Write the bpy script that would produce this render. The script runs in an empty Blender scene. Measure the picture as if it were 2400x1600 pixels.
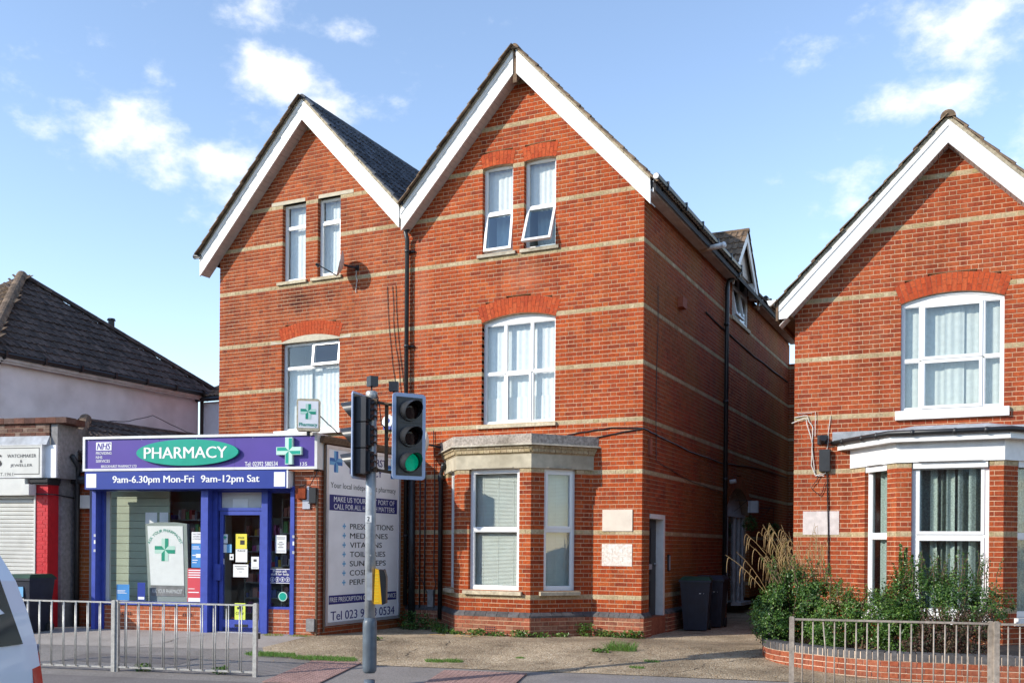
import bpy, math, random
from mathutils import Vector, Matrix
R = random.Random(11)
rad = math.radians
scn = bpy.context.scene
COL = scn.collection

# ------------------------------------------------------------ camera, sky, sun, exposure
CAMP = Vector((5.67, -17.016, 1.63)); YAW = rad(25.9); ROLL = rad(0.45)
vd = Vector((-math.sin(YAW), math.cos(YAW), 0)); vr = Vector((math.cos(YAW), math.sin(YAW), 0)); vu = Vector((0, 0, 1))
r2 = vr*math.cos(ROLL) + vu*math.sin(ROLL); u2 = vu*math.cos(ROLL) - vr*math.sin(ROLL)
cd = bpy.data.cameras.new('camera'); cam = bpy.data.objects.new('camera', cd); COL.objects.link(cam)
cd.sensor_width = 36; cd.lens = 2319/2400*36; cd.shift_y = 0.2; cd.clip_start = .1; cd.clip_end = 3000
cam.matrix_world = Matrix(((r2.x, u2.x, -vd.x, CAMP.x), (r2.y, u2.y, -vd.y, CAMP.y), (r2.z, u2.z, -vd.z, CAMP.z), (0, 0, 0, 1)))
scn.camera = cam
SUND = Vector((-.261, -.300, .197)).normalized()          # towards the sun
SUN_EL = math.asin(SUND.z); SUN_AZ = math.atan2(SUND.x, SUND.y)
sl = bpy.data.lights.new('sun', 'SUN'); so = bpy.data.objects.new('sun', sl); COL.objects.link(so)
sl.energy = 2.65; sl.angle = rad(.5); sl.color = (1, .93, .82)
so.rotation_euler = SUND.to_track_quat('Z', 'Y').to_euler(); so.location = (-10, -30, 20)
scn.view_settings.view_transform = 'Standard'; scn.view_settings.look = 'None'
scn.view_settings.exposure = .98; scn.view_settings.gamma = 1; scn.view_settings.use_curve_mapping = False
scn.render.engine = 'CYCLES'
scn.cycles.max_bounces = 8; scn.cycles.transparent_max_bounces = 12; scn.cycles.diffuse_bounces = 3
scn.cycles.caustics_reflective = False; scn.cycles.caustics_refractive = False

wd = bpy.data.worlds.new('World'); scn.world = wd; wd.use_nodes = True
nt = wd.node_tree; nt.nodes.clear()
def N(tree, t, **kw):
    n = tree.nodes.new(t)
    for k, v in kw.items(): setattr(n, k, v)
    return n
def mth(tree, op, a, b=None, c=None, clamp=False):
    n = N(tree, 'ShaderNodeMath', operation=op, use_clamp=clamp)
    for i, x in enumerate((a, b, c)):
        if x is None: continue
        if isinstance(x, (int, float)): n.inputs[i].default_value = x
        else: tree.links.new(x, n.inputs[i])
    return n.outputs[0]
def build_world():
    L = nt.links.new
    sky = N(nt, 'ShaderNodeTexSky', sky_type='NISHITA', sun_disc=False)
    sky.sun_elevation = SUN_EL; sky.sun_rotation = SUN_AZ; sky.air_density = 1.0; sky.dust_density = 0; sky.ozone_density = 1.0; sky.altitude = 10
    tc = N(nt, 'ShaderNodeTexCoord'); sx = N(nt, 'ShaderNodeSeparateXYZ'); L(tc.outputs['Generated'], sx.inputs[0])
    az = mth(nt, 'MULTIPLY', mth(nt, 'ARCTAN2', sx.outputs[0], sx.outputs[1]), 57.2958)
    el = mth(nt, 'MULTIPLY', mth(nt, 'ARCSINE', sx.outputs[2]), 57.2958)
    # warp so that the cloud outlines are ragged
    mp = N(nt, 'ShaderNodeMapping'); mp.inputs['Scale'].default_value = (1, 1, 1.6); L(tc.outputs['Generated'], mp.inputs[0])
    n1 = N(nt, 'ShaderNodeTexNoise'); n1.inputs['Scale'].default_value = 15; n1.inputs['Detail'].default_value = 12; n1.inputs['Roughness'].default_value = .60
    L(mp.outputs[0], n1.inputs['Vector'])
    n2 = N(nt, 'ShaderNodeTexNoise'); n2.inputs['Scale'].default_value = 3.1; n2.inputs['Detail'].default_value = 3; L(mp.outputs[0], n2.inputs['Vector'])
    n3 = N(nt, 'ShaderNodeTexNoise'); n3.inputs['Scale'].default_value = 38; n3.inputs['Detail'].default_value = 6; L(mp.outputs[0], n3.inputs['Vector'])
    blobs = [(-47.5, 21.6, 4.4, 3.0, 1), (-45.6, 19.6, 2.9, 2.2, .9), (-42.2, 20.3, 3.3, 2.3, .95), (-38.9, 24.8, 4.2, 1.35, 1), (-36.3, 23.6, 2.5, 1.1, .8), (-40.9, 27.6, 3.0, 1.0, .85),
             (-1.7, 25.8, 4.8, 2.7, 1.0), (-3.2, 22.9, 3.4, 1.5, .95), (-7.2, 18.9, 3.8, 2.0, .66), (-10, 25.6, 2.7, 1.1, .58), (-45.8, 23.9, 1.8, 1.3, .7),
             (-47, 28, 6, 1.2, .35), (-30, 27.0, 2.0, .7, .2), (-35, 27.0, 1.8, .8, .5), (2.2, 21.0, 2.5, 2.5, .65), (-44, 17.5, 3.5, 1.2, .4)]
    tot = None
    for a, e, w, h, s in blobs:
        dx = mth(nt, 'DIVIDE', mth(nt, 'SUBTRACT', az, a), w); dy = mth(nt, 'DIVIDE', mth(nt, 'SUBTRACT', el, e), h)
        q = mth(nt, 'SQRT', mth(nt, 'ADD', mth(nt, 'MULTIPLY', dx, dx), mth(nt, 'MULTIPLY', dy, dy)))
        f = mth(nt, 'MULTIPLY', mth(nt, 'SUBTRACT', 1.25, q), s)
        tot = f if tot is None else mth(nt, 'MAXIMUM', tot, f)
    tot = mth(nt, 'MAXIMUM', tot, -.35)
    gen = mth(nt, 'MULTIPLY', mth(nt, 'SUBTRACT', n2.outputs[0], .60), 3.0)      # scattered clouds in the rest of the sky
    side = mth(nt, 'GREATER_THAN', mth(nt, 'ABSOLUTE', mth(nt, 'ADD', az, 25.9)), 34)
    gen = mth(nt, 'SUBTRACT', mth(nt, 'MULTIPLY', mth(nt, 'ADD', gen, .5), side), .5)
    tot = mth(nt, 'MAXIMUM', tot, gen)
    nn = mth(nt, 'ADD', mth(nt, 'MULTIPLY', mth(nt, 'SUBTRACT', n1.outputs[0], .5), 3.6), mth(nt, 'MULTIPLY', mth(nt, 'SUBTRACT', n3.outputs[0], .5), .7))
    den = mth(nt, 'SUBTRACT', mth(nt, 'ADD', mth(nt, 'MULTIPLY', tot, 1.0), nn), .27)
    mr = N(nt, 'ShaderNodeMapRange', interpolation_type='SMOOTHSTEP'); L(den, mr.inputs[0]); mr.inputs[1].default_value = 0; mr.inputs[2].default_value = 1.3
    cover = mth(nt, 'MULTIPLY', mr.outputs[0], .86)
    lo = N(nt, 'ShaderNodeMapRange'); L(el, lo.inputs[0]); lo.inputs[1].default_value = -1; lo.inputs[2].default_value = 6
    cover = mth(nt, 'MULTIPLY', cover, lo.outputs[0])
    cc = N(nt, 'ShaderNodeMix', data_type='RGBA'); L(mr.outputs[0], cc.inputs['Factor']); cc.inputs['A'].default_value = (4.3, 4.5, 4.8, 1); cc.inputs['B'].default_value = (4.7, 4.6, 4.5, 1)
    hz = N(nt, 'ShaderNodeMix', data_type='RGBA'); hz.blend_type = 'MULTIPLY'; hz.inputs['Factor'].default_value = 1; L(sky.outputs[0], hz.inputs['A']); hz.inputs['B'].default_value = (1.04, 1.0, 1.01, 1)
    mx = N(nt, 'ShaderNodeMix', data_type='RGBA'); L(cover, mx.inputs['Factor']); L(hz.outputs['Result'], mx.inputs['A']); L(cc.outputs['Result'], mx.inputs['B'])
    bg = N(nt, 'ShaderNodeBackground'); bg.inputs['Strength'].default_value = .15; L(mx.outputs['Result'], bg.inputs[0])
    out = N(nt, 'ShaderNodeOutputWorld'); L(bg.outputs[0], out.inputs[0])
build_world()

# ------------------------------------------------------------ helpers
ROOTI = {}
def tag(o, label=None, cat=None, group=None, kind=None):
    if label: o['label'] = label
    if cat: o['category'] = cat
    if group: o['group'] = group
    if kind: o['kind'] = kind
    return o
def thing(name, label, cat, loc=(0, 0, 0), rz=0, group=None):
    o = bpy.data.objects.new(name, None); COL.objects.link(o); o.empty_display_size = .2
    o.location = loc; o.rotation_euler = (0, 0, rz)
    ROOTI[o.name] = (Matrix.Translation(Vector(loc)) @ Matrix.Rotation(rz, 4, 'Z')).inverted()
    return tag(o, label, cat, group)
class Fr:
    """vertical wall frame: s runs along the wall, o outwards, z up"""
    def __init__(s, P0, phi):
        s.P = Vector((P0[0], P0[1], 0)); s.phi = phi
        s.e = Vector((math.cos(phi), math.sin(phi), 0)); s.n = Vector((math.sin(phi), -math.cos(phi), 0))
    def p(s, a, o, z): return s.P + s.e*a + s.n*o + Vector((0, 0, z))
class MB:
    def __init__(s): s.v = []; s.f = []; s.m = []; s.mi = 0
    def face(s, pts):
        i = len(s.v); s.v += [Vector(p) for p in pts]; s.f.append(tuple(range(i, i+len(pts)))); s.m.append(s.mi)
    def box(s, F, a0, a1, o0, o1, z0, z1, back=True):
        P = [F.p(a, o, z) for a in (a0, a1) for o in (o0, o1) for z in (z0, z1)]
        i = len(s.v); s.v += P
        fs = [(2, 6, 7, 3), (0, 2, 3, 1), (6, 4, 5, 7), (1, 3, 7, 5), (0, 4, 6, 2)]
        if back: fs.append((4, 0, 1, 5))
        for f in fs: s.f.append(tuple(i+k for k in f)); s.m.append(s.mi)
    def prism(s, pts, vec):
        """closed polygon pts extruded by vec"""
        vec = Vector(vec); pts = [Vector(p) for p in pts]; n = len(pts); i = len(s.v)
        s.v += pts + [p+vec for p in pts]
        s.f.append(tuple(i+k for k in range(n))); s.m.append(s.mi); s.f.append(tuple(i+n+k for k in reversed(range(n)))); s.m.append(s.mi)
        for k in range(n):
            j = (k+1) % n; s.f.append((i+k, i+n+k, i+n+j, i+j)); s.m.append(s.mi)
    def tube(s, path, r, n=8, cap=True):
        path = [Vector(p) for p in path]; rs = r if isinstance(r, (list, tuple)) else [r]*len(path); i = len(s.v); up = None
        for k, p in enumerate(path):
            t = (path[min(k+1, len(path)-1)] - path[max(k-1, 0)]).normalized()
            if up is None:
                up = Vector((0, 0, 1)) if abs(t.z) < .9 else Vector((1, 0, 0))
            x = t.cross(up); x = x.normalized() if x.length > 1e-4 else t.orthogonal().normalized(); y = x.cross(t).normalized(); up = y
            for q in range(n):
                a = 2*math.pi*q/n; s.v.append(p + (x*math.cos(a) + y*math.sin(a))*rs[k])
        for k in range(len(path)-1):
            for q in range(n):
                a, b = i+k*n+q, i+k*n+(q+1) % n; s.f.append((a, b, b+n, a+n)); s.m.append(s.mi)
        if cap:
            s.f.append(tuple(i+q for q in reversed(range(n)))); s.m.append(s.mi); m = i+(len(path)-1)*n; s.f.append(tuple(m+q for q in range(n))); s.m.append(s.mi)
    def lathe(s, c, ax, prof, n=16):
        """prof: list of (distance along ax, radius)"""
        s.tube([Vector(c)+Vector(ax)*h for h, _ in prof], [r for _, r in prof], n)
def mesh(name, mb, mats, smooth=False, inv=None):
    me = bpy.data.meshes.new(name)
    vs = mb.v if inv is None else [inv @ v for v in mb.v]
    me.from_pydata([tuple(v) for v in vs], [], mb.f)
    mats = mats if isinstance(mats, (list, tuple)) else [mats]
    for m in mats: me.materials.append(m)
    if len(mats) > 1: me.polygons.foreach_set('material_index', mb.m)
    if smooth: me.polygons.foreach_set('use_smooth', [True]*len(me.polygons))
    me.update(); return me
def root_inv(p):
    while p.parent: p = p.parent
    return ROOTI[p.name]
def obj(name, mb, mats, parent, smooth=False, label=None, kind=None):
    o = bpy.data.objects.new(name, mesh(name, mb, mats, smooth, root_inv(parent))); COL.objects.link(o); o.parent = parent
    return tag(o, label, None, None, kind)
def solo(name, mb, mats, label=None, cat=None, group=None, kind=None, smooth=False):
    """a thing that is a single mesh, its origin at its base"""
    xs = [v.x for v in mb.v]; ys = [v.y for v in mb.v]; zs = [v.z for v in mb.v]
    L = Vector(((min(xs)+max(xs))/2, (min(ys)+max(ys))/2, min(zs)))
    inv = Matrix.Translation(-L); o = bpy.data.objects.new(name, mesh(name, mb, mats, smooth, inv)); COL.objects.link(o); o.location = L
    ROOTI[o.name] = inv
    return tag(o, label, cat, group, kind)

# ------------------------------------------------------------ materials
def pm(name, col, rough=.6, var=.12, scale=6, bump=0, bscale=60, metal=0, spec=.5, col2=None, stain=0, island=0, coat=0):
    m = bpy.data.materials.new(name); m.use_nodes = True; t = m.node_tree; L = t.links.new
    b = t.nodes['Principled BSDF']; b.inputs['Roughness'].default_value = rough; b.inputs['Metallic'].default_value = metal
    b.inputs['Specular IOR Level'].default_value = spec; b.inputs['Coat Weight'].default_value = coat
    g = N(t, 'ShaderNodeNewGeometry')
    n = N(t, 'ShaderNodeTexNoise'); n.inputs['Scale'].default_value = scale; n.inputs['Detail'].default_value = 6; L(g.outputs['Position'], n.inputs['Vector'])
    c1 = [min(1, c*(1+var)) for c in col]; c0 = list(col2) if col2 else [c*(1-var) for c in col]
    cr = N(t, 'ShaderNodeValToRGB'); cr.color_ramp.elements[0].position = .3; cr.color_ramp.elements[1].position = .7
    cr.color_ramp.elements[0].color = (*c0, 1); cr.color_ramp.elements[1].color = (*c1, 1); L(n.outputs[0], cr.inputs[0])
    out = cr.outputs[0]
    if island:
        oi = N(t, 'ShaderNodeObjectInfo'); f = mth(t, 'FRACT', mth(t, 'ADD', g.outputs['Random Per Island'], oi.outputs['Random']))
        v = mth(t, 'ADD', mth(t, 'MULTIPLY', f, 2*island), 1-island)
        x = N(t, 'ShaderNodeVectorMath', operation='SCALE'); L(out, x.inputs[0]); L(v, x.inputs['Scale']); out = x.outputs[0]
    if stain:
        n2 = N(t, 'ShaderNodeTexNoise'); n2.inputs['Scale'].default_value = 1.3; n2.inputs['Detail'].default_value = 8; L(g.outputs['Position'], n2.inputs['Vector'])
        mr = N(t, 'ShaderNodeMapRange'); L(n2.outputs[0], mr.inputs[0]); mr.inputs[1].default_value = .48; mr.inputs[2].default_value = .68; mr.inputs[3].default_value = 0; mr.inputs[4].default_value = stain
        mx = N(t, 'ShaderNodeMix', data_type='RGBA'); mx.blend_type = 'MULTIPLY'; L(mr.outputs[0], mx.inputs['Factor']); L(out, mx.inputs['A']); mx.inputs['B'].default_value = (.33, .3, .25, 1); out = mx.outputs['Result']
    L(out, b.inputs['Base Color'])
    if bump:
        n3 = N(t, 'ShaderNodeTexNoise'); n3.inputs['Scale'].default_value = bscale; n3.inputs['Detail'].default_value = 5; L(g.outputs['Position'], n3.inputs['Vector'])
        bp = N(t, 'ShaderNodeBump'); bp.inputs['Strength'].default_value = bump; bp.inputs['Distance'].default_value = .01; L(n3.outputs[0], bp.inputs['Height']); L(bp.outputs[0], b.inputs['Normal'])
    return m
def brick_mat(name, tones, dark=.25, lime=.12, grime=.35, moss=0, spots=()):
    m = bpy.data.materials.new(name); m.use_nodes = True; t = m.node_tree; L = t.links.new
    b = t.nodes['Principled BSDF']; b.inputs['Roughness'].default_value = .85; b.inputs['Specular IOR Level'].default_value = .25
    g = N(t, 'ShaderNodeNewGeometry'); oi = N(t, 'ShaderNodeObjectInfo')
    f = mth(t, 'FRACT', mth(t, 'ADD', g.outputs['Random Per Island'], oi.outputs['Random']))
    cr = N(t, 'ShaderNodeValToRGB'); cr.color_ramp.interpolation = 'LINEAR'
    E = cr.color_ramp.elements
    while len(E) < len(tones): E.new(.5)
    for i, c in enumerate(tones): E[i].position = i/(len(tones)-1); E[i].color = (*[q*.92 for q in c], 1)
    L(f, cr.inputs[0]); out = cr.outputs[0]
    def nz(sc, det=5, ro=.6):
        n = N(t, 'ShaderNodeTexNoise'); n.inputs['Scale'].default_value = sc; n.inputs['Detail'].default_value = det; n.inputs['Roughness'].default_value = ro; L(g.outputs['Position'], n.inputs['Vector']); return n.outputs[0]
    def over(o, fac_from, lo, hi, amt, colr, mode):
        mr = N(t, 'ShaderNodeMapRange'); L(fac_from, mr.inputs[0]); mr.inputs[1].default_value = lo; mr.inputs[2].default_value = hi; mr.inputs[4].default_value = amt
        mx = N(t, 'ShaderNodeMix', data_type='RGBA'); mx.blend_type = mode; L(mr.outputs[0], mx.inputs['Factor']); L(o, mx.inputs['A']); mx.inputs['B'].default_value = (*colr, 1); return mx.outputs['Result']
    out = over(out, nz(26, 6), .35, .72, .8, (.46, .38, .35), 'MULTIPLY')     # kiln marks inside each brick
    out = over(out, nz(.9, 8), .46, .72, grime, (.45, .36, .30), 'MULTIPLY')   # weather stains
    out = over(out, nz(1.7, 9, .7), .58, .78, lime, (.58, .30, .17), 'MIX')    # pale lime bloom
    mp = N(t, 'ShaderNodeMapping'); mp.inputs['Scale'].default_value = (5, 5, .45); L(g.outputs['Position'], mp.inputs[0])
    n5 = N(t, 'ShaderNodeTexNoise'); n5.inputs['Scale'].default_value = 1; n5.inputs['Detail'].default_value = 7; L(mp.outputs[0], n5.inputs['Vector'])
    out = over(out, n5.outputs[0], .50, .74, grime, (.42, .33, .28), 'MULTIPLY')   # rain streaks
    out = over(out, nz(3.2, 8, .7), .47, .70, grime*.9, (.50, .40, .34), 'MULTIPLY')   # blotches
    for sx_, sz_, wx, wz, amt, colr in spots:      # soot and damp patches with their own place on the wall
        sp = N(t, 'ShaderNodeSeparateXYZ'); L(g.outputs['Position'], sp.inputs[0])
        dx = mth(t, 'DIVIDE', mth(t, 'SUBTRACT', sp.outputs[0], sx_), wx); dz = mth(t, 'DIVIDE', mth(t, 'SUBTRACT', sp.outputs[2], sz_), wz)
        q = mth(t, 'SUBTRACT', 1.25, mth(t, 'SQRT', mth(t, 'ADD', mth(t, 'MULTIPLY', dx, dx), mth(t, 'MULTIPLY', dz, dz))))
        q = mth(t, 'MULTIPLY', q, mth(t, 'MULTIPLY', nz(5, 7, .7), 1.7)); out = over(out, q, .1, .9, amt, colr, 'MULTIPLY' if max(colr) < .5 else 'MIX')
    if moss: out = over(out, nz(.55, 6), .40, .62, moss, (.27, .13, .025), 'MIX')
    L(out, b.inputs['Base Color'])
    bp = N(t, 'ShaderNodeBump'); bp.inputs['Strength'].default_value = .35; bp.inputs['Distance'].default_value = .006; L(nz(70, 4), bp.inputs['Height']); L(bp.outputs[0], b.inputs['Normal'])
    return m
def glass_mat(name, tint=(.975, .99, .985), refl=.09, rough=.02, wav=.15):
    m = bpy.data.materials.new(name); m.use_nodes = True; t = m.node_tree; L = t.links.new; t.nodes.clear()
    tr = N(t, 'ShaderNodeBsdfTransparent'); tr.inputs[0].default_value = (*tint, 1)
    gl = N(t, 'ShaderNodeBsdfGlossy'); gl.inputs['Roughness'].default_value = rough
    g = N(t, 'ShaderNodeNewGeometry'); dt = N(t, 'ShaderNodeVectorMath', operation='DOT_PRODUCT'); L(g.outputs['Normal'], dt.inputs[0]); L(g.outputs['Incoming'], dt.inputs[1])
    sch = mth(t, 'POWER', mth(t, 'SUBTRACT', 1, mth(t, 'ABSOLUTE', dt.outputs['Value'])), 5)
    n = N(t, 'ShaderNodeTexNoise'); n.inputs['Scale'].default_value = 1.6; L(g.outputs['Position'], n.inputs['Vector'])
    bp = N(t, 'ShaderNodeBump'); bp.inputs['Strength'].default_value = wav; bp.inputs['Distance'].default_value = .02; L(n.outputs[0], bp.inputs['Height']); L(bp.outputs[0], gl.inputs['Normal'])
    f = mth(t, 'ADD', mth(t, 'MULTIPLY', sch, .9), refl*.5)
    mx = N(t, 'ShaderNodeMixShader'); L(f, mx.inputs[0]); L(tr.outputs[0], mx.inputs[1]); L(gl.outputs[0], mx.inputs[2])
    o = N(t, 'ShaderNodeOutputMaterial'); L(mx.outputs[0], o.inputs[0]); return m
def leaf_mat(name, tones, rough=.38):
    m = bpy.data.materials.new(name); m.use_nodes = True; t = m.node_tree; L = t.links.new
    b = t.nodes['Principled BSDF']; b.inputs['Roughness'].default_value = rough
    g = N(t, 'ShaderNodeNewGeometry'); cr = N(t, 'ShaderNodeValToRGB'); E = cr.color_ramp.elements
    while len(E) < len(tones): E.new(.5)
    for i, c in enumerate(tones): E[i].position = i/(len(tones)-1); E[i].color = (*c, 1)
    L(g.outputs['Random Per Island'], cr.inputs[0]); L(cr.outputs[0], b.inputs['Base Color'])
    tr = N(t, 'ShaderNodeBsdfTranslucent'); L(cr.outputs[0], tr.inputs[0])
    mx = N(t, 'ShaderNodeMixShader'); mx.inputs[0].default_value = .25; L(b.outputs[0], mx.inputs[1]); L(tr.outputs[0], mx.inputs[2]); L(mx.outputs[0], t.nodes['Material Output'].inputs[0]); return m
M = {}
RED = [(.60, .115, .024), (.52, .086, .018), (.57, .122, .028), (.44, .070, .018), (.56, .098, .021), (.38, .064, .021), (.60, .14, .036), (.49, .084, .02), (.32, .058, .022)]
M['brick'] = brick_mat('red_brick', RED, grime=.5, lime=.16, spots=[(-2.9, 7.0, .5, .3, .5, (.40, .33, .30)), (-2.0, 7.0, .5, .25, .6, (.38, .32, .30)), (-4.65, 6.6, .2, 1.4, .22, (.56, .24, .15)), (-2.4, 6.75, .5, .4, .18, (.58, .26, .16)), (-2.0, .62, 1.5, .3, .4, (.45, .38, .32)), (-.3, .2, .6, .35, .5, (.42, .36, .28))])
M['brick2'] = brick_mat('red_brick_brown', [(.57, .128, .036), (.46, .095, .028), (.53, .14, .046), (.37, .072, .025), (.50, .115, .034), (.30, .064, .028)], grime=.62, lime=.18, spots=[(-7.7, 6.85, .55, .38, .85, (.20, .17, .17)), (-6.9, 6.9, .45, .3, .6, (.26, .22, .2)), (-9.5, 6.6, .5, 1.0, .5, (.36, .28, .25)), (-5.7, 6.4, .5, .6, .2, (.56, .24, .14)), (-8.6, 8.6, .6, .8, .4, (.40, .32, .28)), (-9.7, 4.6, .3, 1.2, .4, (.42, .34, .3))])
M['brick3'] = brick_mat('red_brick_right', [(.54, .115, .034), (.46, .085, .025), (.50, .122, .040), (.36, .066, .026), (.52, .10, .03), (.32, .064, .028)], grime=.5, lime=.15)
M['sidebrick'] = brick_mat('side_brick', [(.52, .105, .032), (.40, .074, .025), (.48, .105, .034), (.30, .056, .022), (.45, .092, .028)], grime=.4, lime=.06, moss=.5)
M['shopbrick'] = brick_mat('shop_brick', [(.60, .17, .075), (.52, .14, .06), (.58, .19, .095), (.46, .115, .055), (.62, .21, .11)], grime=.2, lime=.25)
M['arch'] = brick_mat('rubbed_arch_brick', [(.60, .10, .028), (.53, .082, .024), (.62, .125, .04), (.46, .07, .024)], grime=.2, lime=.04)
M['band'] = brick_mat('cream_band_brick', [(.62, .50, .30), (.55, .43, .25), (.66, .56, .36), (.48, .38, .20), (.60, .49, .31)], grime=.3, lime=.1)
M['plinth'] = brick_mat('plinth_brick', [(.48, .15, .08), (.40, .12, .065), (.46, .19, .11), (.33, .12, .075), (.50, .24, .15)], grime=.5, lime=.35)
M['blue'] = pm('blue_engineering_brick', (.085, .080, .080), .65, .35, 15, .2, island=.3)
M['mortar'] = pm('lime_mortar', (.60, .40, .25), .9, .18, 8, .3, 90, stain=.35)
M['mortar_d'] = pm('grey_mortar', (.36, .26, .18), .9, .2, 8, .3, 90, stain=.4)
M['mortar_s'] = pm('shop_mortar', (.74, .57, .42), .9, .15, 8, .3, 90)
M['upvc'] = pm('white_upvc', (.80, .80, .79), .3, .03, 3)
M['wpaint'] = pm('white_gloss_paint', (.80, .79, .77), .4, .07, 9, .08, 40, stain=.22)
M['oldwhite'] = pm('old_white_paint', (.62, .61, .60), .55, .15, 5, stain=.3)
M['soffit'] = pm('soffit_paint', (.55, .50, .46), .6, .12, 5, .1)
M['vmortar'] = pm('verge_mortar', (.42, .36, .26), .95, .35, 18, .8, 60, stain=.5)
M['stone'] = pm('weathered_stone', (.44, .39, .30), .9, .25, 9, .7, 70, stain=.55)
M['frieze'] = pm('painted_stone_frieze', (.50, .44, .32), .85, .14, 7, .3, 90, stain=.45)
M['slab'] = pm('rough_concrete_slab', (.42, .36, .30), .95, .4, 22, 1, 50, stain=.6)
M['sill'] = pm('stone_sill', (.55, .47, .33), .9, .25, 16, .6, 60, stain=.4)
M['conc'] = pm('concrete_lintel', (.52, .46, .35), .9, .12, 10, .3, 60, stain=.2)
M['tile'] = pm('dark_concrete_tile', (.06, .066, .08), .72, .4, 9, .5, 80, island=.5, stain=.2)
M['tile2'] = pm('brown_concrete_tile', (.085, .058, .046), .8, .4, 7, .6, 70, island=.45, stain=.4)
M['tile3'] = pm('lichen_roof_tile', (.19, .125, .075), .9, .4, 10, .8, 60, island=.35, stain=.4, col2=(.10, .07, .05))
M['black'] = pm('black_plastic', (.018, .019, .021), .42, .2, 6)
M['iron'] = pm('black_iron_pipe', (.022, .025, .028), .38, .3, 12, .2)
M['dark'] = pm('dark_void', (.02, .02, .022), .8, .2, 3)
M['room'] = pm('room_wall', (.48, .46, .43), .9, .06, 2)
M['glass'] = glass_mat('window_glass', refl=.13)
M['glass_t'] = glass_mat('tinted_glass', (.80, .90, .95), refl=.22)
M['glass_s'] = glass_mat('shop_glass', (.985, .995, .99), refl=.06)
M['glass_o'] = glass_mat('obscure_glass', (.90, .94, .93), refl=.12, rough=.15, wav=1)
M['net'] = pm('net_curtain', (.72, .73, .72), .9, .06, 14, .4, 60)
M['net2'] = pm('greyish_net_curtain', (.52, .55, .52), .9, .08, 14, .4, 60)
M['palefold'] = pm('pale_lace_fold', (.46, .50, .46), .9, .35, 40, .5, 60)
M['curtain'] = pm('cream_curtain', (.72, .70, .64), .9, .1, 8, .3, 60)
M['greycurtain'] = pm('grey_green_curtain', (.22, .25, .22), .9, .35, 30, .4, 60)
M['blind'] = pm('venetian_blind', (.74, .77, .71), .55, .05, 5)
M['purple'] = pm('purple_sign_face', (.095, .055, .31), .35, .06, 3)
M['signblue'] = pm('blue_sign_face', (.025, .05, .29), .35, .08, 3)
M['postblue'] = pm('blue_shopfront_paint', (.055, .085, .40), .4, .12, 9, .05, stain=.15)
M['green'] = pm('green_oval', (.015, .36, .25), .3, .08, 4)
M['paleg'] = pm('pale_green', (.55, .78, .66), .4, .04, 4)
M['pgreen'] = pm('cross_green', (.012, .32, .20), .4, .05, 4)
M['letter'] = pm('white_lettering', (.85, .85, .84), .4, .02, 4)
M['navy'] = pm('navy_print', (.020, .022, .17), .5, .08, 5)
M['ink'] = pm('black_print', (.03, .028, .026), .6, .1, 5)
M['midblue'] = pm('mid_blue_print', (.03, .16, .45), .5, .05, 5)
M['skyblue'] = pm('sky_blue_print', (.16, .42, .68), .5, .05, 5)
M['board'] = pm('white_sign_board', (.90, .89, .90), .45, .06, 2.5, stain=.12)
M['alu'] = pm('aluminium_frame', (.62, .62, .66), .35, .08, 6, metal=.6)
M['galv'] = pm('galvanised_steel', (.50, .49, .46), .45, .18, 25, .1, metal=.35, stain=.2)
M['galv2'] = pm('weathered_galvanised_steel', (.40, .34, .28), .6, .25, 20, .2, metal=.2, stain=.35)
M['pole'] = pm('grey_painted_pole', (.36, .385, .405), .38, .16, 14, .12, 50, coat=.15, stain=.3)
M['sleeve'] = pm('dark_grey_sleeve', (.10, .125, .15), .42, .2, 9, .1)
M['headgrey'] = pm('black_signal_plastic', (.022, .023, .028), .38, .25, 10)
M['visor'] = pm('black_visor_plastic', (.035, .036, .038), .3, .2, 10)
M['backing'] = pm('pale_backing_edge', (.40, .48, .66), .35, .05, 6)
M['yellow'] = pm('yellow_plastic', (.80, .44, .01), .45, .1, 6)
M['paper'] = pm('white_paper', (.84, .84, .81), .8, .04, 8)
M['yelpaper'] = pm('yellow_card', (.80, .70, .06), .6, .05, 5)
M['lime'] = pm('lime_card', (.68, .78, .10), .6, .05, 5)
M['redpaper'] = pm('red_poster', (.62, .055, .075), .6, .05, 5)
M['terracotta'] = pm('terracotta', (.30, .085, .045), .8, .15, 9)
M['blupaper'] = pm('blue_card', (.05, .25, .58), .5, .06, 5)
M['slat'] = pm('pale_green_slatwall', (.38, .43, .32), .5, .08, 4)
M['stand'] = pm('grey_display_stand', (.30, .34, .31), .4, .06, 4)
M['red'] = pm('red_masonry_paint', (.55, .012, .020), .42, .1, 8, .3, 50)
M['oldbrick'] = brick_mat('old_sooty_brick', [(.22, .09, .06), (.16, .07, .05), (.28, .14, .10), (.12, .06, .05), (.34, .24, .19)], grime=.4, lime=.3)
M['render'] = pm('grey_cement_render', (.26, .25, .245), .9, .22, 14, .6, 80, stain=.4)
M['lav'] = pm('off_white_render', (.90, .88, .90), .9, .06, 3, .3, 120, stain=.2)
M['shutter'] = pm('off_white_shutter', (.66, .65, .60), .4, .06, 5, stain=.2)
M['leadgrey'] = pm('lead_sheet', (.36, .38, .41), .5, .25, 7, .2, stain=.3)
M['bin'] = pm('dark_blue_bin_plastic', (.016, .020, .034), .5, .2, 8)
M['binlid'] = pm('green_bin_lid', (.015, .055, .03), .4, .2, 6)
M['car'] = pm('white_car_paint', (.66, .70, .80), .22, .02, 2, coat=.6)
M['rubber'] = pm('tyre_rubber', (.02, .02, .02), .8, .2, 20)
M['rim'] = pm('alloy_rim', (.5, .5, .52), .3, .05, 8, metal=.8)
M['carglass'] = pm('car_glass', (.015, .018, .022), .06, .05, 3)
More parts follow.
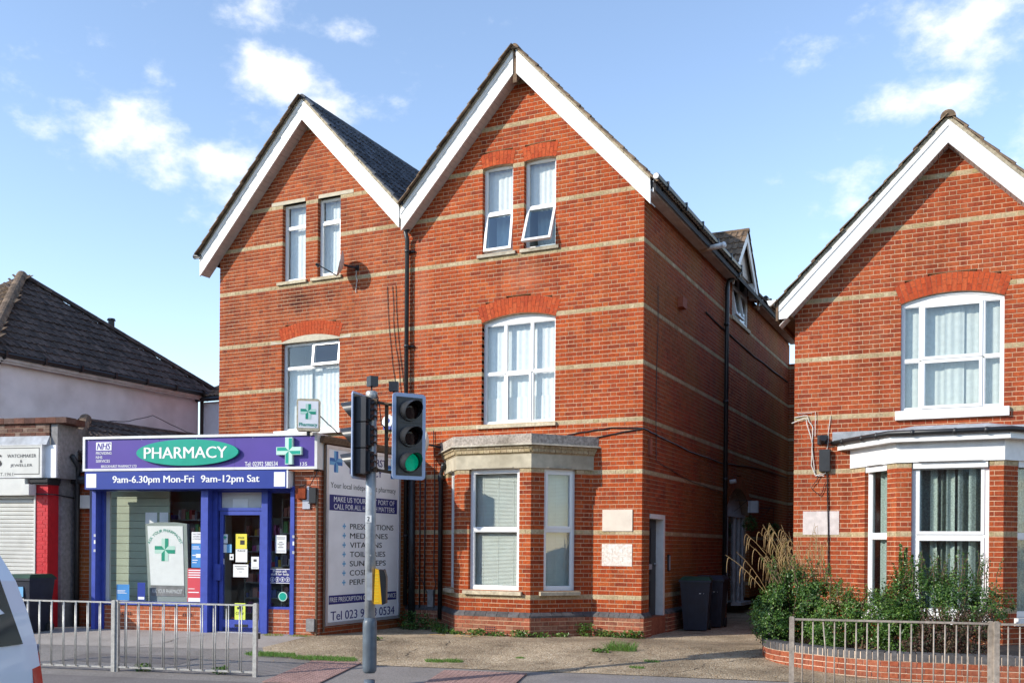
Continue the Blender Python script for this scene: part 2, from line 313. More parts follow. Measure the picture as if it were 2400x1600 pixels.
M['tail'] = pm('red_tail_light', (.45, .01, .008), .15, .1, 6, coat=.5)
M['asphalt'] = pm('asphalt', (.24, .215, .195), .95, .28, 45, .7, 120, stain=.3)
M['apron'] = pm('worn_grey_asphalt', (.37, .325, .285), .95, .22, 55, .5, 130, stain=.25)
M['roadm'] = pm('road_asphalt', (.065, .065, .066), .9, .25, 60, .7, 140, stain=.2)
M['kerb'] = pm('kerb_concrete', (.27, .25, .23), .9, .2, 20, .4, 80, stain=.4)
M['earth'] = pm('earth', (.10, .075, .05), .95, .3, 10, .6, 40)
M['tactile'] = pm('red_tactile_paving', (.32, .195, .165), .9, .2, 14, .3, 80, island=.12, stain=.3)
M['iron_cover'] = pm('iron_cover', (.10, .10, .105), .6, .25, 18, .3, metal=.4)
M['twig'] = pm('twig_bark', (.16, .10, .06), .9, .3, 20)
def gravel_mat():
    m = bpy.data.materials.new('exposed_aggregate'); m.use_nodes = True; t = m.node_tree; L = t.links.new; b = t.nodes['Principled BSDF']; b.inputs['Roughness'].default_value = .9
    g = N(t, 'ShaderNodeNewGeometry'); v = N(t, 'ShaderNodeTexVoronoi'); v.inputs['Scale'].default_value = 42; L(g.outputs['Position'], v.inputs['Vector'])
    sx = N(t, 'ShaderNodeSeparateColor'); L(v.outputs['Color'], sx.inputs[0])
    cr = N(t, 'ShaderNodeValToRGB'); E = cr.color_ramp.elements
    for i in range(3): E.new(.5)
    for i, c in enumerate([(.27, .195, .115), (.47, .36, .225), (.58, .465, .315), (.39, .27, .155), (.66, .56, .41)]): E[i].position = i/4; E[i].color = (*c, 1)
    L(sx.outputs[0], cr.inputs[0]); out = cr.outputs[0]
    for sc, lo, hi, amt, c in ((.8, .42, .66, .75, (.40, .38, .35)), (.33, .42, .6, .55, (.50, .47, .43)), (6, .48, .75, .5, (.5, .47, .43)), (2.2, .5, .7, .5, (.45, .43, .40))):
        n = N(t, 'ShaderNodeTexNoise'); n.inputs['Scale'].default_value = sc; n.inputs['Detail'].default_value = 8; L(g.outputs['Position'], n.inputs['Vector'])
        mr = N(t, 'ShaderNodeMapRange'); L(n.outputs[0], mr.inputs[0]); mr.inputs[1].default_value = lo; mr.inputs[2].default_value = hi; mr.inputs[4].default_value = amt
        mx = N(t, 'ShaderNodeMix', data_type='RGBA'); mx.blend_type = 'MULTIPLY'; L(mr.outputs[0], mx.inputs['Factor']); L(out, mx.inputs['A']); mx.inputs['B'].default_value = (*c, 1); out = mx.outputs['Result']
    L(out, b.inputs['Base Color'])
    bp = N(t, 'ShaderNodeBump'); bp.inputs['Strength'].default_value = .9; bp.inputs['Distance'].default_value = .012; bp.invert = True; L(v.outputs['Distance'], bp.inputs['Height']); L(bp.outputs[0], b.inputs['Normal']); return m
M['gravel'] = gravel_mat()
M['leaf'] = leaf_mat('evergreen_leaf', [(.020, .060, .011), (.040, .105, .017), (.07, .155, .025), (.03, .08, .014), (.11, .21, .035), (.17, .27, .05)])
M['leafy'] = leaf_mat('bright_leaf', [(.045, .12, .016), (.085, .18, .026), (.14, .24, .04), (.035, .095, .015), (.20, .30, .055)])
M['leafr'] = leaf_mat('red_brown_leaf', [(.07, .022, .018), (.11, .04, .028), (.05, .03, .018), (.04, .07, .02), (.13, .07, .04)], .55)
M['grass'] = leaf_mat('grass_blade', [(.06, .16, .02), (.10, .24, .03), (.16, .30, .05), (.22, .28, .07)], .5)
M['straw'] = leaf_mat('dry_straw', [(.42, .27, .11), (.52, .36, .17), (.34, .20, .08), (.46, .36, .12)], .6)
M['sedge'] = leaf_mat('sedge_blade', [(.20, .24, .03), (.30, .30, .04), (.12, .18, .03), (.38, .32, .06)], .5)

# ------------------------------------------------------------ brickwork
C = .0787
FX = Fr((0, 0), 0)
class Op:
    def __init__(s, s0, s1, z0, z1, rise=0, ring=0): s.s0, s.s1, s.z0, s.z1, s.rise, s.ring = s0, s1, z0, z1, rise, ring
    def geo(s):
        w = (s.s1-s.s0)/2; r = (w*w+s.rise**2)/(2*s.rise); return (s.s0+s.s1)/2, w, r, s.z1+s.rise-r, math.asin(w/r)
    def cut(s, z):
        if s.z0 <= z <= s.z1: return s.s0, s.s1
        if z > s.z1 and s.rise:
            c, w, r, zc, th = s.geo(); d = z-zc; Ro = r+s.ring
            if d < Ro:
                h = math.sqrt(Ro*Ro-d*d)
                h = min(h, d*math.tan(th)) if s.ring else h
                return c-h, c+h
def snapz(z, zb): return zb + (round((z-zb)/C-.5)+.5)*C
class House:
    def __init__(s, root): s.root = root; s.pc = []; s.nv = 0; s.walls = {}
    def wall(s, name, F, s0, s1, z0, z1, ops=(), bands=(), zb=.72, clip=None, mk='brick', bandk='band', mort='mortar', depth=.1, thick=.2, phase=0., base_o=0., label=None):
        k0 = math.ceil((z0-zb)/C); k1 = math.floor((z1-zb)/C); rows = []
        mb = MB(); pend = []
        for k in range(k0, k1+1):
            zc = zb+k*C; iv = [(s0, s1)] if clip is None else [q for q in [clip(zc)] if q and q[1]-q[0] > .05]
            for o in ops:
                q = o.cut(zc)
                if q:
                    nv = []
                    for a, b in iv:
                        if q[1] <= a or q[0] >= b: nv.append((a, b)); continue
                        if q[0] > a+.02: nv.append((a, q[0]))
                        if q[1] < b-.02: nv.append((q[1], b))
                    iv = nv
            for a, b in iv:
                hit = [p for p in pend if p[4] == k-1 and abs(p[0]-a) < 1e-4 and abs(p[1]-b) < 1e-4]
                if hit: hit[0][3] = zc+C/2; hit[0][4] = k
                else: pend.append([a, b, zc-C/2, zc+C/2, k])
            rows.append((k, zc, iv))
        for a, b, q0, q1, _ in pend: mb.box(F, a+.004, b-.004, base_o-thick, base_o-.002, q0, q1)
        w = obj(name, mb, M[mort], s.root, label=label); s.walls[w.name] = w
        for k, zc, iv in rows:
            key = bandk if k in bands else mk; off = phase+(.16875 if k % 2 else 0)
            for a, b in iv:
                m = math.floor((a-off)/.3375)-1; last = None
                while off+m*.3375 < b:
                    for q0, q1 in ((0, .2275), (.2275, .3375)):
                        p0, p1 = off+m*.3375+q0+.005, off+m*.3375+q1-.005
                        p0, p1 = max(p0, a), min(p1, b)
                        if p1-p0 < .035:
                            if p1 > p0 and last and p1 >= b-.001: last[2] = b
                            continue
                        if p0-a < .05: p0 = a
                        if b-p1 < .047: p1 = b
                        last = [F, p0, p1, zc-C/2+.0065, zc+C/2-.0065, base_o+.0015+R.random()*.003, depth, key, w]
                        s.pc.append(last)
                    m += 1
        return w
    def ring(s, F, op, w, mk='arch', mort='mortar', base_o=0., depth=.1):
        c, hw, r, zc, th = op.geo(); Ro = r+op.ring; n = max(5, round(2*th*(r+op.ring/2)/.079)); mb = MB(); st = max(6, n)
        P = lambda a, q, o: F.p(c+q*math.sin(a), o, zc+q*math.cos(a))
        for i in range(st):
            a0, a1 = -th+2*th*i/st, -th+2*th*(i+1)/st
            mb.prism([P(a0, r, base_o-.003), P(a1, r, base_o-.003), P(a1, Ro, base_o-.003), P(a0, Ro, base_o-.003)], F.n*-.195)
        obj('arch_backing', mb, M[mort], w)
        g = .003/(r+op.ring/2)
        for i in range(n):
            a0, a1 = -th+2*th*i/n+g, -th+2*th*(i+1)/n-g; cuts = (0, .64, 1) if i % 2 else (0, .36, 1)
            for q in range(2):
                ra, rb = r+op.ring*cuts[q]+.003, r+op.ring*cuts[q+1]-.003; b = MB(); o = base_o+.004+R.random()*.003
                b.prism([P(a0, ra, o), P(a1, ra, o), P(a1, rb, o), P(a0, rb, o)], F.n*-depth)
                obj('brick', b, M[mk], w); s.nv += 1
    def finish(s, limit=300):
        def score(p):
            F = p[0]; q = F.p((p[1]+p[2])/2, 0, (p[3]+p[4])/2); d = CAMP-q
            return (p[2]-p[1])*max(0, F.n.dot(d))/d.length**3
        s.pc.sort(key=score, reverse=True); n = max(0, limit-s.nv)
        for F, a, b, z0, z1, o, dp, key, w in s.pc[:n]:
            ob = bpy.data.objects.new('brick', unit(key)); COL.objects.link(ob); ob.parent = w
            ob.matrix_basis = ROOTI[s.root.name] @ (Matrix.Translation(F.p(a, o, z0)) @ Matrix.Rotation(F.phi, 4, 'Z') @ Matrix.Diagonal((b-a, dp, z1-z0, 1)))
        groups = {}
        for p in s.pc[n:]: groups.setdefault(p[8].name, []).append(p)
        for wn, ps in groups.items():
            mb = MB(); keys = []
            for F, a, b, z0, z1, o, dp, key, w in ps:
                if key not in keys: keys.append(key)
                mb.mi = keys.index(key); mb.box(F, a, b, o-dp, o, z0, z1, back=False)
            obj('brickwork', mb, [M[k] for k in keys], s.walls[wn], kind='stuff')
UNIT = {}
def unit(key):
    if key not in UNIT:
        mb = MB(); mb.box(FX, 0, 1, -1, 0, 0, 1, back=False); UNIT[key] = mesh('brick_'+key, mb, M[key])
    return UNIT[key]

# ------------------------------------------------------------ windows
def rot_about(mb, i0, p, ax, ang):
    m = Matrix.Translation(p) @ Matrix.Rotation(ang, 4, ax) @ Matrix.Translation(-p)
    for i in range(i0, len(mb.v)): mb.v[i] = m @ mb.v[i]
def bars(mb, F, a0, a1, b0, b1, w, o0, o1):
    mb.box(F, a0, a0+w, o0, o1, b0, b1); mb.box(F, a1-w, a1, o0, o1, b0, b1); mb.box(F, a0+w, a1-w, o0, o1, b0, b0+w); mb.box(F, a0+w, a1-w, o0, o1, b1-w, b1)
def drape(F, a0, a1, z0, z1, o, amp=.018, per=.11, jit=.3):
    mb = MB(); n = max(6, int((a1-a0)/.018)); ph = R.random()*6
    col = []
    for i in range(n+1):
        a = a0+(a1-a0)*i/n; q = o+amp*math.sin(a/per*6.283+ph+jit*math.sin(a*9))
        col.append((a, q))
    for i in range(n):
        (a, q), (b, r) = col[i], col[i+1]; mb.face([F.p(a, q, z0), F.p(b, r, z0), F.p(b, r, z1), F.p(a, q, z1)])
    return mb
def blind(F, a0, a1, z0, z1, o):
    mb = MB(); z = z0
    while z < z1:
        mb.face([F.p(a0, o+.012, z), F.p(a1, o+.012, z), F.p(a1, o-.010, z+.023), F.p(a0, o-.010, z+.023)]); z += .025
    for f in (.18, .5, .82): a = a0+(a1-a0)*f; mb.box(F, a-.002, a+.002, o+.012, o+.014, z0, z1)
    return mb
def window(root, F, s0, s1, z0, z1, panes, inset=.10, fw=.05, cur=(), rise=0, frame='upvc', glass='glass', room=True, depth=.9, label=None, roomc='room'):
    mb = MB(); W = s1-s0; H = z1-z0; kids = []
    bars(mb, F, s0, s1, z0, z1, fw, -inset-.07, -inset)
    if rise:   # infill under a segmental arch
        c, w = (s0+s1)/2, W/2; r = (w*w+rise*rise)/(2*rise); zc = z1+rise-r; pts = [F.p(s0, -inset-.005, z1), F.p(s1, -inset-.005, z1)]
        for i in range(11):
            a = s1-W*i/10; pts.append(F.p(a, -inset-.005, max(z1+.002, zc+math.sqrt(max(0, r*r-(a-c)**2)))))
        mb.prism(pts, F.n*-.06)
        for i in range(10):
            a, b = s0+W*i/10, s0+W*(i+1)/10; za, zb_ = (zc+math.sqrt(max(0, r*r-(q-c)**2)) for q in (a, b))
            mb.prism([F.p(a, -inset+.012, za-.03), F.p(b, -inset+.012, zb_-.03), F.p(b, -inset+.012, zb_), F.p(a, -inset+.012, za)], F.n*-.015)
    mulls = set()
    for p in panes:
        a0, a1, b0, b1 = (s0+W*p['r'][0], s0+W*p['r'][1], z0+H*p['r'][2], z0+H*p['r'][3]); h = fw*.5
        e0 = a0+(fw if p['r'][0] == 0 else h); e1 = a1-(fw if p['r'][1] == 1 else h); g0 = b0+(fw if p['r'][2] == 0 else h); g1 = b1-(fw if p['r'][3] == 1 else h)
        if p['r'][1] != 1: mulls.add((round(a1-h, 4), round(a1+h, 4), round(g0-h if p['r'][2] else g0, 4), round(g1, 4)))
        if p['r'][3] != 1: mulls.add((round(e0, 4), round(e1, 4), round(b1-h, 4), round(b1+h, 4)))
        kids.append((p, e0, e1, g0, g1))
    for a, b, c, d in mulls: mb.box(F, a, b, -inset-.068, -inset-.003, c, d)
    w = obj('window', mb, M[frame], root, label=label)
    for p, a0, a1, b0, b1 in kids:
        gm = M[p.get('glass', glass)]; sw = .05; piv = F.p(a0, -inset, b1); ang = rad(p.get('tilt', 0))
        if p.get('sash'):
            m2 = MB(); bars(m2, F, a0-.018, a1+.018, b0-.018, b1+.018, sw, -inset-.045, -inset+.012)
            m2.box(F, a0+sw*.6, a0+sw, -inset-.03, -inset-.028, b0, b1)
            rot_about(m2, 0, piv, F.e, -ang); sh = obj('sash', m2, M[frame], w)
            m3 = MB(); m3.box(F, a0+sw-.025, a1-sw+.025, -inset-.026, -inset-.018, b0+sw-.025, b1-sw+.025); rot_about(m3, 0, piv, F.e, -ang); obj('pane', m3, gm, w)
        else:
            m3 = MB(); m3.box(F, a0-.01, a1+.01, -inset-.04, -inset-.032, b0-.01, b1+.01); obj('pane', m3, gm, w)
            m4 = MB(); bars(m4, F, a0-.001, a1+.001, b0-.001, b1+.001, .014, -inset-.032, -inset-.012); obj('bead', m4, M[frame], w)
    for c in cur:
        kind, fa, fb, fc, fd = c[:5]; a, b, cz, dz = s0+W*fa, s0+W*fb, z0+H*fc, z0+H*fd; o = -inset-(c[5] if len(c) > 5 else .15)
        if kind == 'blind': obj('blind', blind(F, a, b, cz, dz, o), M['blind'], w)
        else: obj('curtain', drape(F, a, b, cz, dz, o, per=.12 if kind.startswith('net') else .16, amp=.006 if kind.startswith('net') else .03, jit=1.1), M[kind], w)
    if room:
        m5 = MB(); a, b, c, d, f, g = s0-.15, s1+.15, z0-.3, z1+.15, -inset-.10, -inset-depth
        P = lambda s_, o_, z_: F.p(s_, o_, z_)
        for q in ([P(a, g, c), P(b, g, c), P(b, g, d), P(a, g, d)], [P(a, f, c), P(a, g, c), P(a, g, d), P(a, f, d)], [P(b, f, c), P(b, g, c), P(b, g, d), P(b, f, d)],
                  [P(a, f, c), P(b, f, c), P(b, g, c), P(a, g, c)], [P(a, f, d), P(b, f, d), P(b, g, d), P(a, g, d)]): m5.face(q)
        obj('room', m5, M[roomc], w)
    return w
def sill(win, F, s0, s1, z, h=.075, o=.06, mat='sill', seg=0):
    mb = MB(); P = F.p
    n = seg or 1
    for i in range(n):
        a, b = s0+(s1-s0)*i/n+(.003 if i else 0), s0+(s1-s0)*(i+1)/n
        mb.prism([P(a, -.12, z-h), P(a, o, z-h), P(a, o, z-.022), P(a, -.12, z)], F.e*(b-a))
    obj('sill', mb, M[mat], win)

# ------------------------------------------------------------ roof tiles
TILE = {}
def tile_mesh(key, tw, tl):
    if (key, tw, tl) not in TILE:
        mb = MB(); xs = [(0, .004), (.11, .030), (.22, .004), (.5, .004), (.61, .030), (.72, .004), (1, .004)]
        pr = [(x*tw, z) for x, z in xs]
        for i in range(6):
            (x0, z0), (x1, z1) = pr[i], pr[i+1]
            mb.face([(x0, 0, z0+.028), (x1, 0, z1+.028), (x1, tl, z1), (x0, tl, z0)])
            mb.face([(x0, 0, z0+.008), (x1, 0, z1+.008), (x1, 0, z1+.028), (x0, 0, z0+.028)])
        mb.face([(0, 0, .008), (0, 0, .032), (0, tl, .004), (0, tl, -.01)]); mb.face([(tw, 0, .012), (tw, tl, -.01), (tw, tl, .004), (tw, 0, .032)])
        TILE[(key, tw, tl)] = (mb, mesh('tile_'+key, mb, M[key]))
    return TILE[(key, tw, tl)]
def slope(roof, O, A, U, La, Lu, key='tile', tw=.3, gauge=.32, indiv=0, inside=None, score=None):
    A, U, O = Vector(A).normalized(), Vector(U).normalized(), Vector(O); Nn = A.cross(U)
    nr = max(1, round((Lu-.05)/gauge)); gauge = (Lu-.05)/nr
    tmb, tme = tile_mesh(key, tw, round(gauge+.05, 4)); inv = root_inv(roof); L = []
    for j in range(nr):
        for i in range(int(La/tw+.99)):
            if inside and not inside(i*tw+tw/2, j*gauge+gauge/2): continue
            p = O+A*(i*tw)+U*(j*gauge)+Nn*(R.random()*.012)
            L.append(Matrix(((A.x, U.x, Nn.x, p.x), (A.y, U.y, Nn.y, p.y), (A.z, U.z, Nn.z, p.z), (0, 0, 0, 1))) @ Matrix.Rotation(R.gauss(0, .011), 4, 'Z'))
    L.sort(key=lambda m: (m.translation-CAMP).length)
    for m in L[:indiv]:
        o = bpy.data.objects.new('roof_tile', tme); COL.objects.link(o); o.parent = roof; o.matrix_basis = inv @ m
    if len(L) > indiv:
        mb = MB()
        for m in L[indiv:]:
            i = len(mb.v); mb.v += [m @ v for v in tmb.v]; mb.f += [tuple(k+i for k in f) for f in tmb.f]; mb.m += tmb.m
        obj('tiling', mb, M[key], roof, kind='stuff')
def gable(root, F, cx, hl, hr, za, m, vh, o=.30, zcutl=None, cap=True, soff=True, gap=.0):
    """two bargeboards with capping, soffit and the mortar of the verge"""
    for sg, h in ((-1, hl), (1, hr)):
        mb = MB(); a, b = cx+sg*gap, cx+sg*h; t0, t1 = za-m*gap, za-m*h
        pts = [F.p(a, o, t0), F.p(b, o, t1), F.p(b, o, t1-vh), F.p(a, o, t0-vh)]
        if zcutl is not None:
            zz = t1-vh*zcutl; xb = cx+sg*(za-vh-zz)/m; pts = [F.p(a, o, t0), F.p(b, o, t1), F.p(b, o, zz), F.p(xb, o, zz), F.p(a, o, t0-vh)]
        mb.prism(pts, F.n*-.035); bb = obj('bargeboard', mb, M['wpaint'], root)
        if cap:
            mc = MB(); mc.prism([F.p(a, o+.016, t0+.0), F.p(b, o+.016, t1), F.p(b, o+.016, t1-.10), F.p(a, o+.016, t0-.10)], F.n*-.014); obj('capping', mc, M['wpaint'], bb)
        mv = MB(); n = int(h/.16)
        for i in range(n):     # rough mortar bedding under the verge tiles
            x0, x1 = cx+sg*h*i/n, cx+sg*h*(i+1)/n; zt0, zt1 = za-m*h*i/n, za-m*h*(i+1)/n; j = R.random()*.012
            mv.prism([F.p(x0, o+.008+j, zt0+.004), F.p(x1, o+.008+j, zt1+.004), F.p(x1, o+.002+j, zt1+.085), F.p(x0, o+.002+j, zt0+.085)], F.n*-.12)
        obj('verge_mortar', mv, M['vmortar'], root)
        if soff:
            ms = MB(); L = math.hypot(h, m*h); n = int(L/.11)
            for i in range(n):
                f0, f1 = i/n+.0012, (i+1)/n-.0012; d = .02
                ms.prism([F.p(cx+sg*h*f0, o-.036, za-m*h*f0-vh+d), F.p(cx+sg*h*f1, o-.036, za-m*h*f1-vh+d), F.p(cx+sg*h*f1, o-.036, za-m*h*f1-vh+d+.02), F.p(cx+sg*h*f0, o-.036, za-m*h*f0-vh+d+.02)], F.n*(-o+.03))
            obj('soffit', ms, M['soffit'], root)
def gutter(mb, p0, p1, r=.06):
    mb.tube([p0, p1], r, 10)
def pipe(mb, path, r=.04, n=10): mb.tube(path, r, n)

# ============================================================ GROUND
PHI = rad(13); FS = Fr((-4.95, -2.9), PHI)      # street frame: s along the shop fronts, o towards the road
def gz(o): return .04-.0667*o if o > 0 else max(0, .04+.027*o)
def gp(s, o, dz=0): return FS.p(s, o, gz(o)+dz)
def sheet(name, rings, mat, dz, kind='structure'):
    mb = MB()
    for r in rings: mb.face([gp(s, o, dz) for s, o in r])
    return solo(name, mb, mat, kind=kind)
mb = MB(); mb.face([(-900, -900, -.9), (900, -900, -.9), (900, 900, -.9), (-900, 900, -.9)]); solo('ground', mb, M['earth'], kind='structure')
mb = MB(); mb.face([FS.p(-150, 4.73, -.37), FS.p(-150, 60, -.37), FS.p(150, 60, -.37), FS.p(150, 4.73, -.37)]); solo('road', mb, M['roadm'], kind='structure')
sheet('pavement', [[(-150, 0), (-150, 4.6), (150, 4.6), (150, 0)], [(-150, -1.5), (-150, 0), (150, 0), (150, -1.5)], [(-150, -90), (-150, -1.5), (150, -1.5), (150, -90)]], M['asphalt'], 0)
sheet('apron', [[(-30, .02), (-30, 1.75), (-4, 1.72), (-.95, 1.6), (-.38, 1.33), (-.1, .02)], [(-30, -1.2), (-30, .02), (-.1, .02), (-.1, -1.2)]], M['apron'], .004)
sheet('forecourt', [[(-.1, 0), (-.38, 1.33), (0, 2.0), (1.05, 2.32), (2.1, 2.48), (3.6, 2.50), (5.3, 2.5), (9, 2.62), (30, 2.7), (30, 0)], [(-.1, -1.5), (-.1, 0), (30, 0), (30, -1.5)], [(-.1, -40), (-.1, -1.5), (30, -1.5), (30, -40)]], M['gravel'], .008)
kb = bpy.data.objects.new('kerb', None); COL.objects.link(kb); kb.location = FS.p(0, 4.42, -.37); ROOTI[kb.name] = Matrix.Translation(-kb.location); kb['kind'] = 'structure'
for i in range(26):
    mb = MB(); a = -9+i*.915; j = R.uniform(-.004, .004)
    mb.prism([FS.p(a, 4.6, -.5), FS.p(a, 4.73, -.5), FS.p(a, 4.725, gz(4.6)-.02+j), FS.p(a, 4.705, gz(4.6)+.003+j), FS.p(a, 4.6, gz(4.6)+.003+j)], FS.e*.905)
    obj('kerb_stone', mb, M['kerb'], kb)
# tactile crossing slabs with blisters
tp = bpy.data.objects.new('tactile_paving', None); COL.objects.link(tp); tp.location = gp(3.7, 3, 0); ROOTI[tp.name] = Matrix.Translation(-tp.location); tp['kind'] = 'structure'
mb = MB(); mb.box(FX, .003, .397, -.397, -.003, 0, .012)
for i in range(6):
    for j in range(6):
        x, y = .035+i*.066, .035+j*.066; i0 = len(mb.v)
        mb.v += [Vector((x+.016*math.cos(a*1.0472), y+.016*math.sin(a*1.0472), .012)) for a in range(6)] + [Vector((x+.009*math.cos(a*1.0472), y+.009*math.sin(a*1.0472), .018)) for a in range(6)]
        for a in range(6): mb.f.append((i0+a, i0+(a+1) % 6, i0+6+(a+1) % 6, i0+6+a)); mb.m.append(0)
        mb.f.append(tuple(i0+6+a for a in range(6))); mb.m.append(0)
TS = mesh('tactile_slab', mb, M['tactile'])
tilt = Matrix.Rotation(math.atan(-.0667), 4, 'X')
for s0, o0, ns, no in ((3.12, 3.9, 3, 3), (.95, 3.95, 2, 4), (3.12, 4.3, 5, 1), (7.0, 4.4, 2, 1)):
    for i in range(ns):
        for j in range(no):
            o = bpy.data.objects.new('tactile_slab', TS); COL.objects.link(o); o.parent = tp
            o.matrix_basis = ROOTI[tp.name] @ (Matrix.Translation(gp(s0+i*.4, o0-j*.4, .008)) @ Matrix.Rotation(PHI, 4, 'Z') @ Matrix.Rotation(.0666, 4, 'X'))
cv = MB()
for s0, s1, o0, o1 in ((1.05, 1.62, 3.62, 4.0), (2.0, 2.5, 4.0, 4.25)): cv = MB(); cv.prism([gp(s0, o0, .006), gp(s0, o1, .006), gp(s1, o1, .006), gp(s1, o0, .006)], (0, 0, .006)); solo('manhole_cover', cv, M['iron_cover'], 'rectangular iron inspection cover set in pavement by the traffic light' if s0 < 1.5 else 'small iron cover beside the traffic light base', 'manhole cover', 'inspection covers')

# ============================================================ MAIN HOUSE (right half of the pair)
BANDS = {0, 15, 29, 41, 54, 67, 82, 94, 104, 114, 124}
ZA, MS, VH = 10.97, 1.07, .42
hm = thing('brick_house', 'tall red brick gabled house with cream bands, stone bay window and side alley', 'house', (-2.475, 0, 0)); HM = House(hm)
sz = lambda z: snapz(z, .72)
u1 = Op(-3.285, -2.63, sz(7.28), sz(8.91), .03, .27); u2 = Op(-2.395, -1.735, sz(7.28), sz(8.91), .03, .27); mo = Op(-3.275, -1.72, sz(4.01), sz(5.95), .125, .32)
bayop = Op(-3.95, -1.10, -1, sz(3.30))
def gclip(cx, lo, hi, zt=11.0):
    def f(z):
        h = (zt-.1-z)/MS
        return (max(lo, cx-h), min(hi, cx+h)) if h > .05 else None
    return f
w = HM.wall('front_wall', FX, -4.95, 0, .40, 10.95, [u1, u2, mo, bayop], BANDS, clip=gclip(-2.475, -4.95, 0))
for o in (u1, u2, mo): HM.ring(FX, o, w)
FSD = Fr((0, 0), rad(90))
door = Op(.42, 1.40, -1, sz(2.26)); arch = Op(6.2, 8.75, sz(.2), sz(2.5), .62, .30); dw = Op(6.66, 8.40, sz(7.2), 9)
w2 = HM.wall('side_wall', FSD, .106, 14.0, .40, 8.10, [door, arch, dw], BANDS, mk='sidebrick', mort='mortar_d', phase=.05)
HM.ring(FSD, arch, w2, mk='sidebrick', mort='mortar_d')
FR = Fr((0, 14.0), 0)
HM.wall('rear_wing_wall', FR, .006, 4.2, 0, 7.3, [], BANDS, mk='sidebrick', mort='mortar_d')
# paler brick infill of a bricked-up window on the side wall
HM.wall('window_infill', FSD, 6.35, 8.3, sz(3.97), sz(5.95), [], {41, 54}, mk='brick2', mort='mortar', depth=.06, thick=.06, base_o=.012)
# plinth and its sloping blue brick coping
FP = [(Fr((-1.0, 0), 0), 0, 1.0), (FSD, -.06, .42), (FSD, 1.40, 6.1), (Fr((-4.95, 0), 0), 0, .9)]
for i, (F, a, b) in enumerate(FP):
    HM.wall('plinth', F, a, b, -.10, .36, [], (), mk='plinth', base_o=.06, depth=.06, thick=.06)
def coping(root, F, a, b, z=.355):
    n = max(1, round((b-a)/.22)); L = (b-a)/n
    for i in range(n):
        q = a+i*L+.004; mb = MB(); mb.prism([F.p(q, -.05, z), F.p(q, .066, z), F.p(q, .066, z+.035), F.p(q, .004, z+.095), F.p(q, -.05, z+.095)], F.e*(L-.008)); obj('coping_brick', mb, M['blue'], root)
for F, a, b in FP: coping(hm, F, a, b)
# upper and middle windows
def tophung(tilt, split=.47): return [dict(r=(0, 1, 0, split), sash=1, tilt=tilt, glass='glass_t'), dict(r=(0, 1, split, 1))]
W = window(hm, FX, u1.s0, u1.s1, u1.z0, u1.z1+.03, tophung(9), cur=[('net', .02, .98, .45, 1), ('net', .1, .98, 0, .5, .4)]); sill(W, FX, -3.38, -2.56, u1.z0, .08, .05, 'stone')
W = window(hm, FX, u2.s0, u2.s1, u2.z0, u2.z1+.03, tophung(22), cur=[('net', .02, .98, .45, 1), ('net', .1, .98, .1, .5, .4)]); sill(W, FX, -2.46, -1.66, u2.z0, .08, .05, 'stone')
W = window(hm, FX, mo.s0, mo.s1, mo.z0, mo.z1, [dict(r=(0, .30, .5, 1)), dict(r=(.30, .66, .5, 1)), dict(r=(.66, 1, .5, 1)), dict(r=(0, .30, 0, .5)), dict(r=(.30, .66, 0, .5), sash=1), dict(r=(.66, 1, 0, .5))], rise=.12, cur=[('net', .0, 1, 0, 1), ('net', 0, 1, 0, .27, .13)])
sill(W, FX, -3.36, -1.69, mo.z0, .085, .06, 'sill')
# side door
mb = MB(); mb.box(FSD, .50, 1.30, -.19, -.15, .34, 2.16)
for q in ((.58, .86, .5, 1.0), (.94, 1.22, .5, 1.0), (.58, .86, 1.12, 2.0), (.94, 1.22, 1.12, 2.0)): mb.box(FSD, q[0], q[1], -.16, -.142, q[2], q[3])
dr = obj('door', mb, M['black'], hm, label='black panelled side door in a white frame')
mb = MB(); mb.box(FSD, 1.305, 1.40, -.2, -.0, .22, door.z1); mb.box(FSD, .42, .50, -.2, -.06, .34, door.z1); mb.box(FSD, .50, 1.305, -.2, -.0, 2.17, door.z1); obj('door_frame', mb, M['wpaint'], dr)
mb = MB(); mb.box(FSD, .42, 1.40, -.24, .02, .0, .34); obj('door_step', mb, M['plinth'], dr)
mb = MB(); mb.box(FSD, .78, 1.02, -.149, -.132, 1.22, 1.32); obj('letter_plate', mb, M['alu'], dr)
mb = MB(); mb.tube([FSD.p(1.2, -.15, 1.32), FSD.p(1.2, -.10, 1.32), FSD.p(1.2, -.10, 1.28)], .018, 8); obj('door_handle', mb, M['alu'], dr)
mb = MB(); mb.box(FSD, -.2+.30, 1.9, -1.2, -.26, 0, 2.6); obj('hall_void', mb, M['dark'], dr)
mb = MB(); mb.box(FSD, 1.55, 1.66, 0, .035, 1.18, 1.50); ob = obj('intercom', mb, M['black'], hm)
mb = MB(); mb.box(FSD, 1.56, 1.65, .035, .039, 1.2, 1.48); obj('intercom_face', mb, M['alu'], ob)
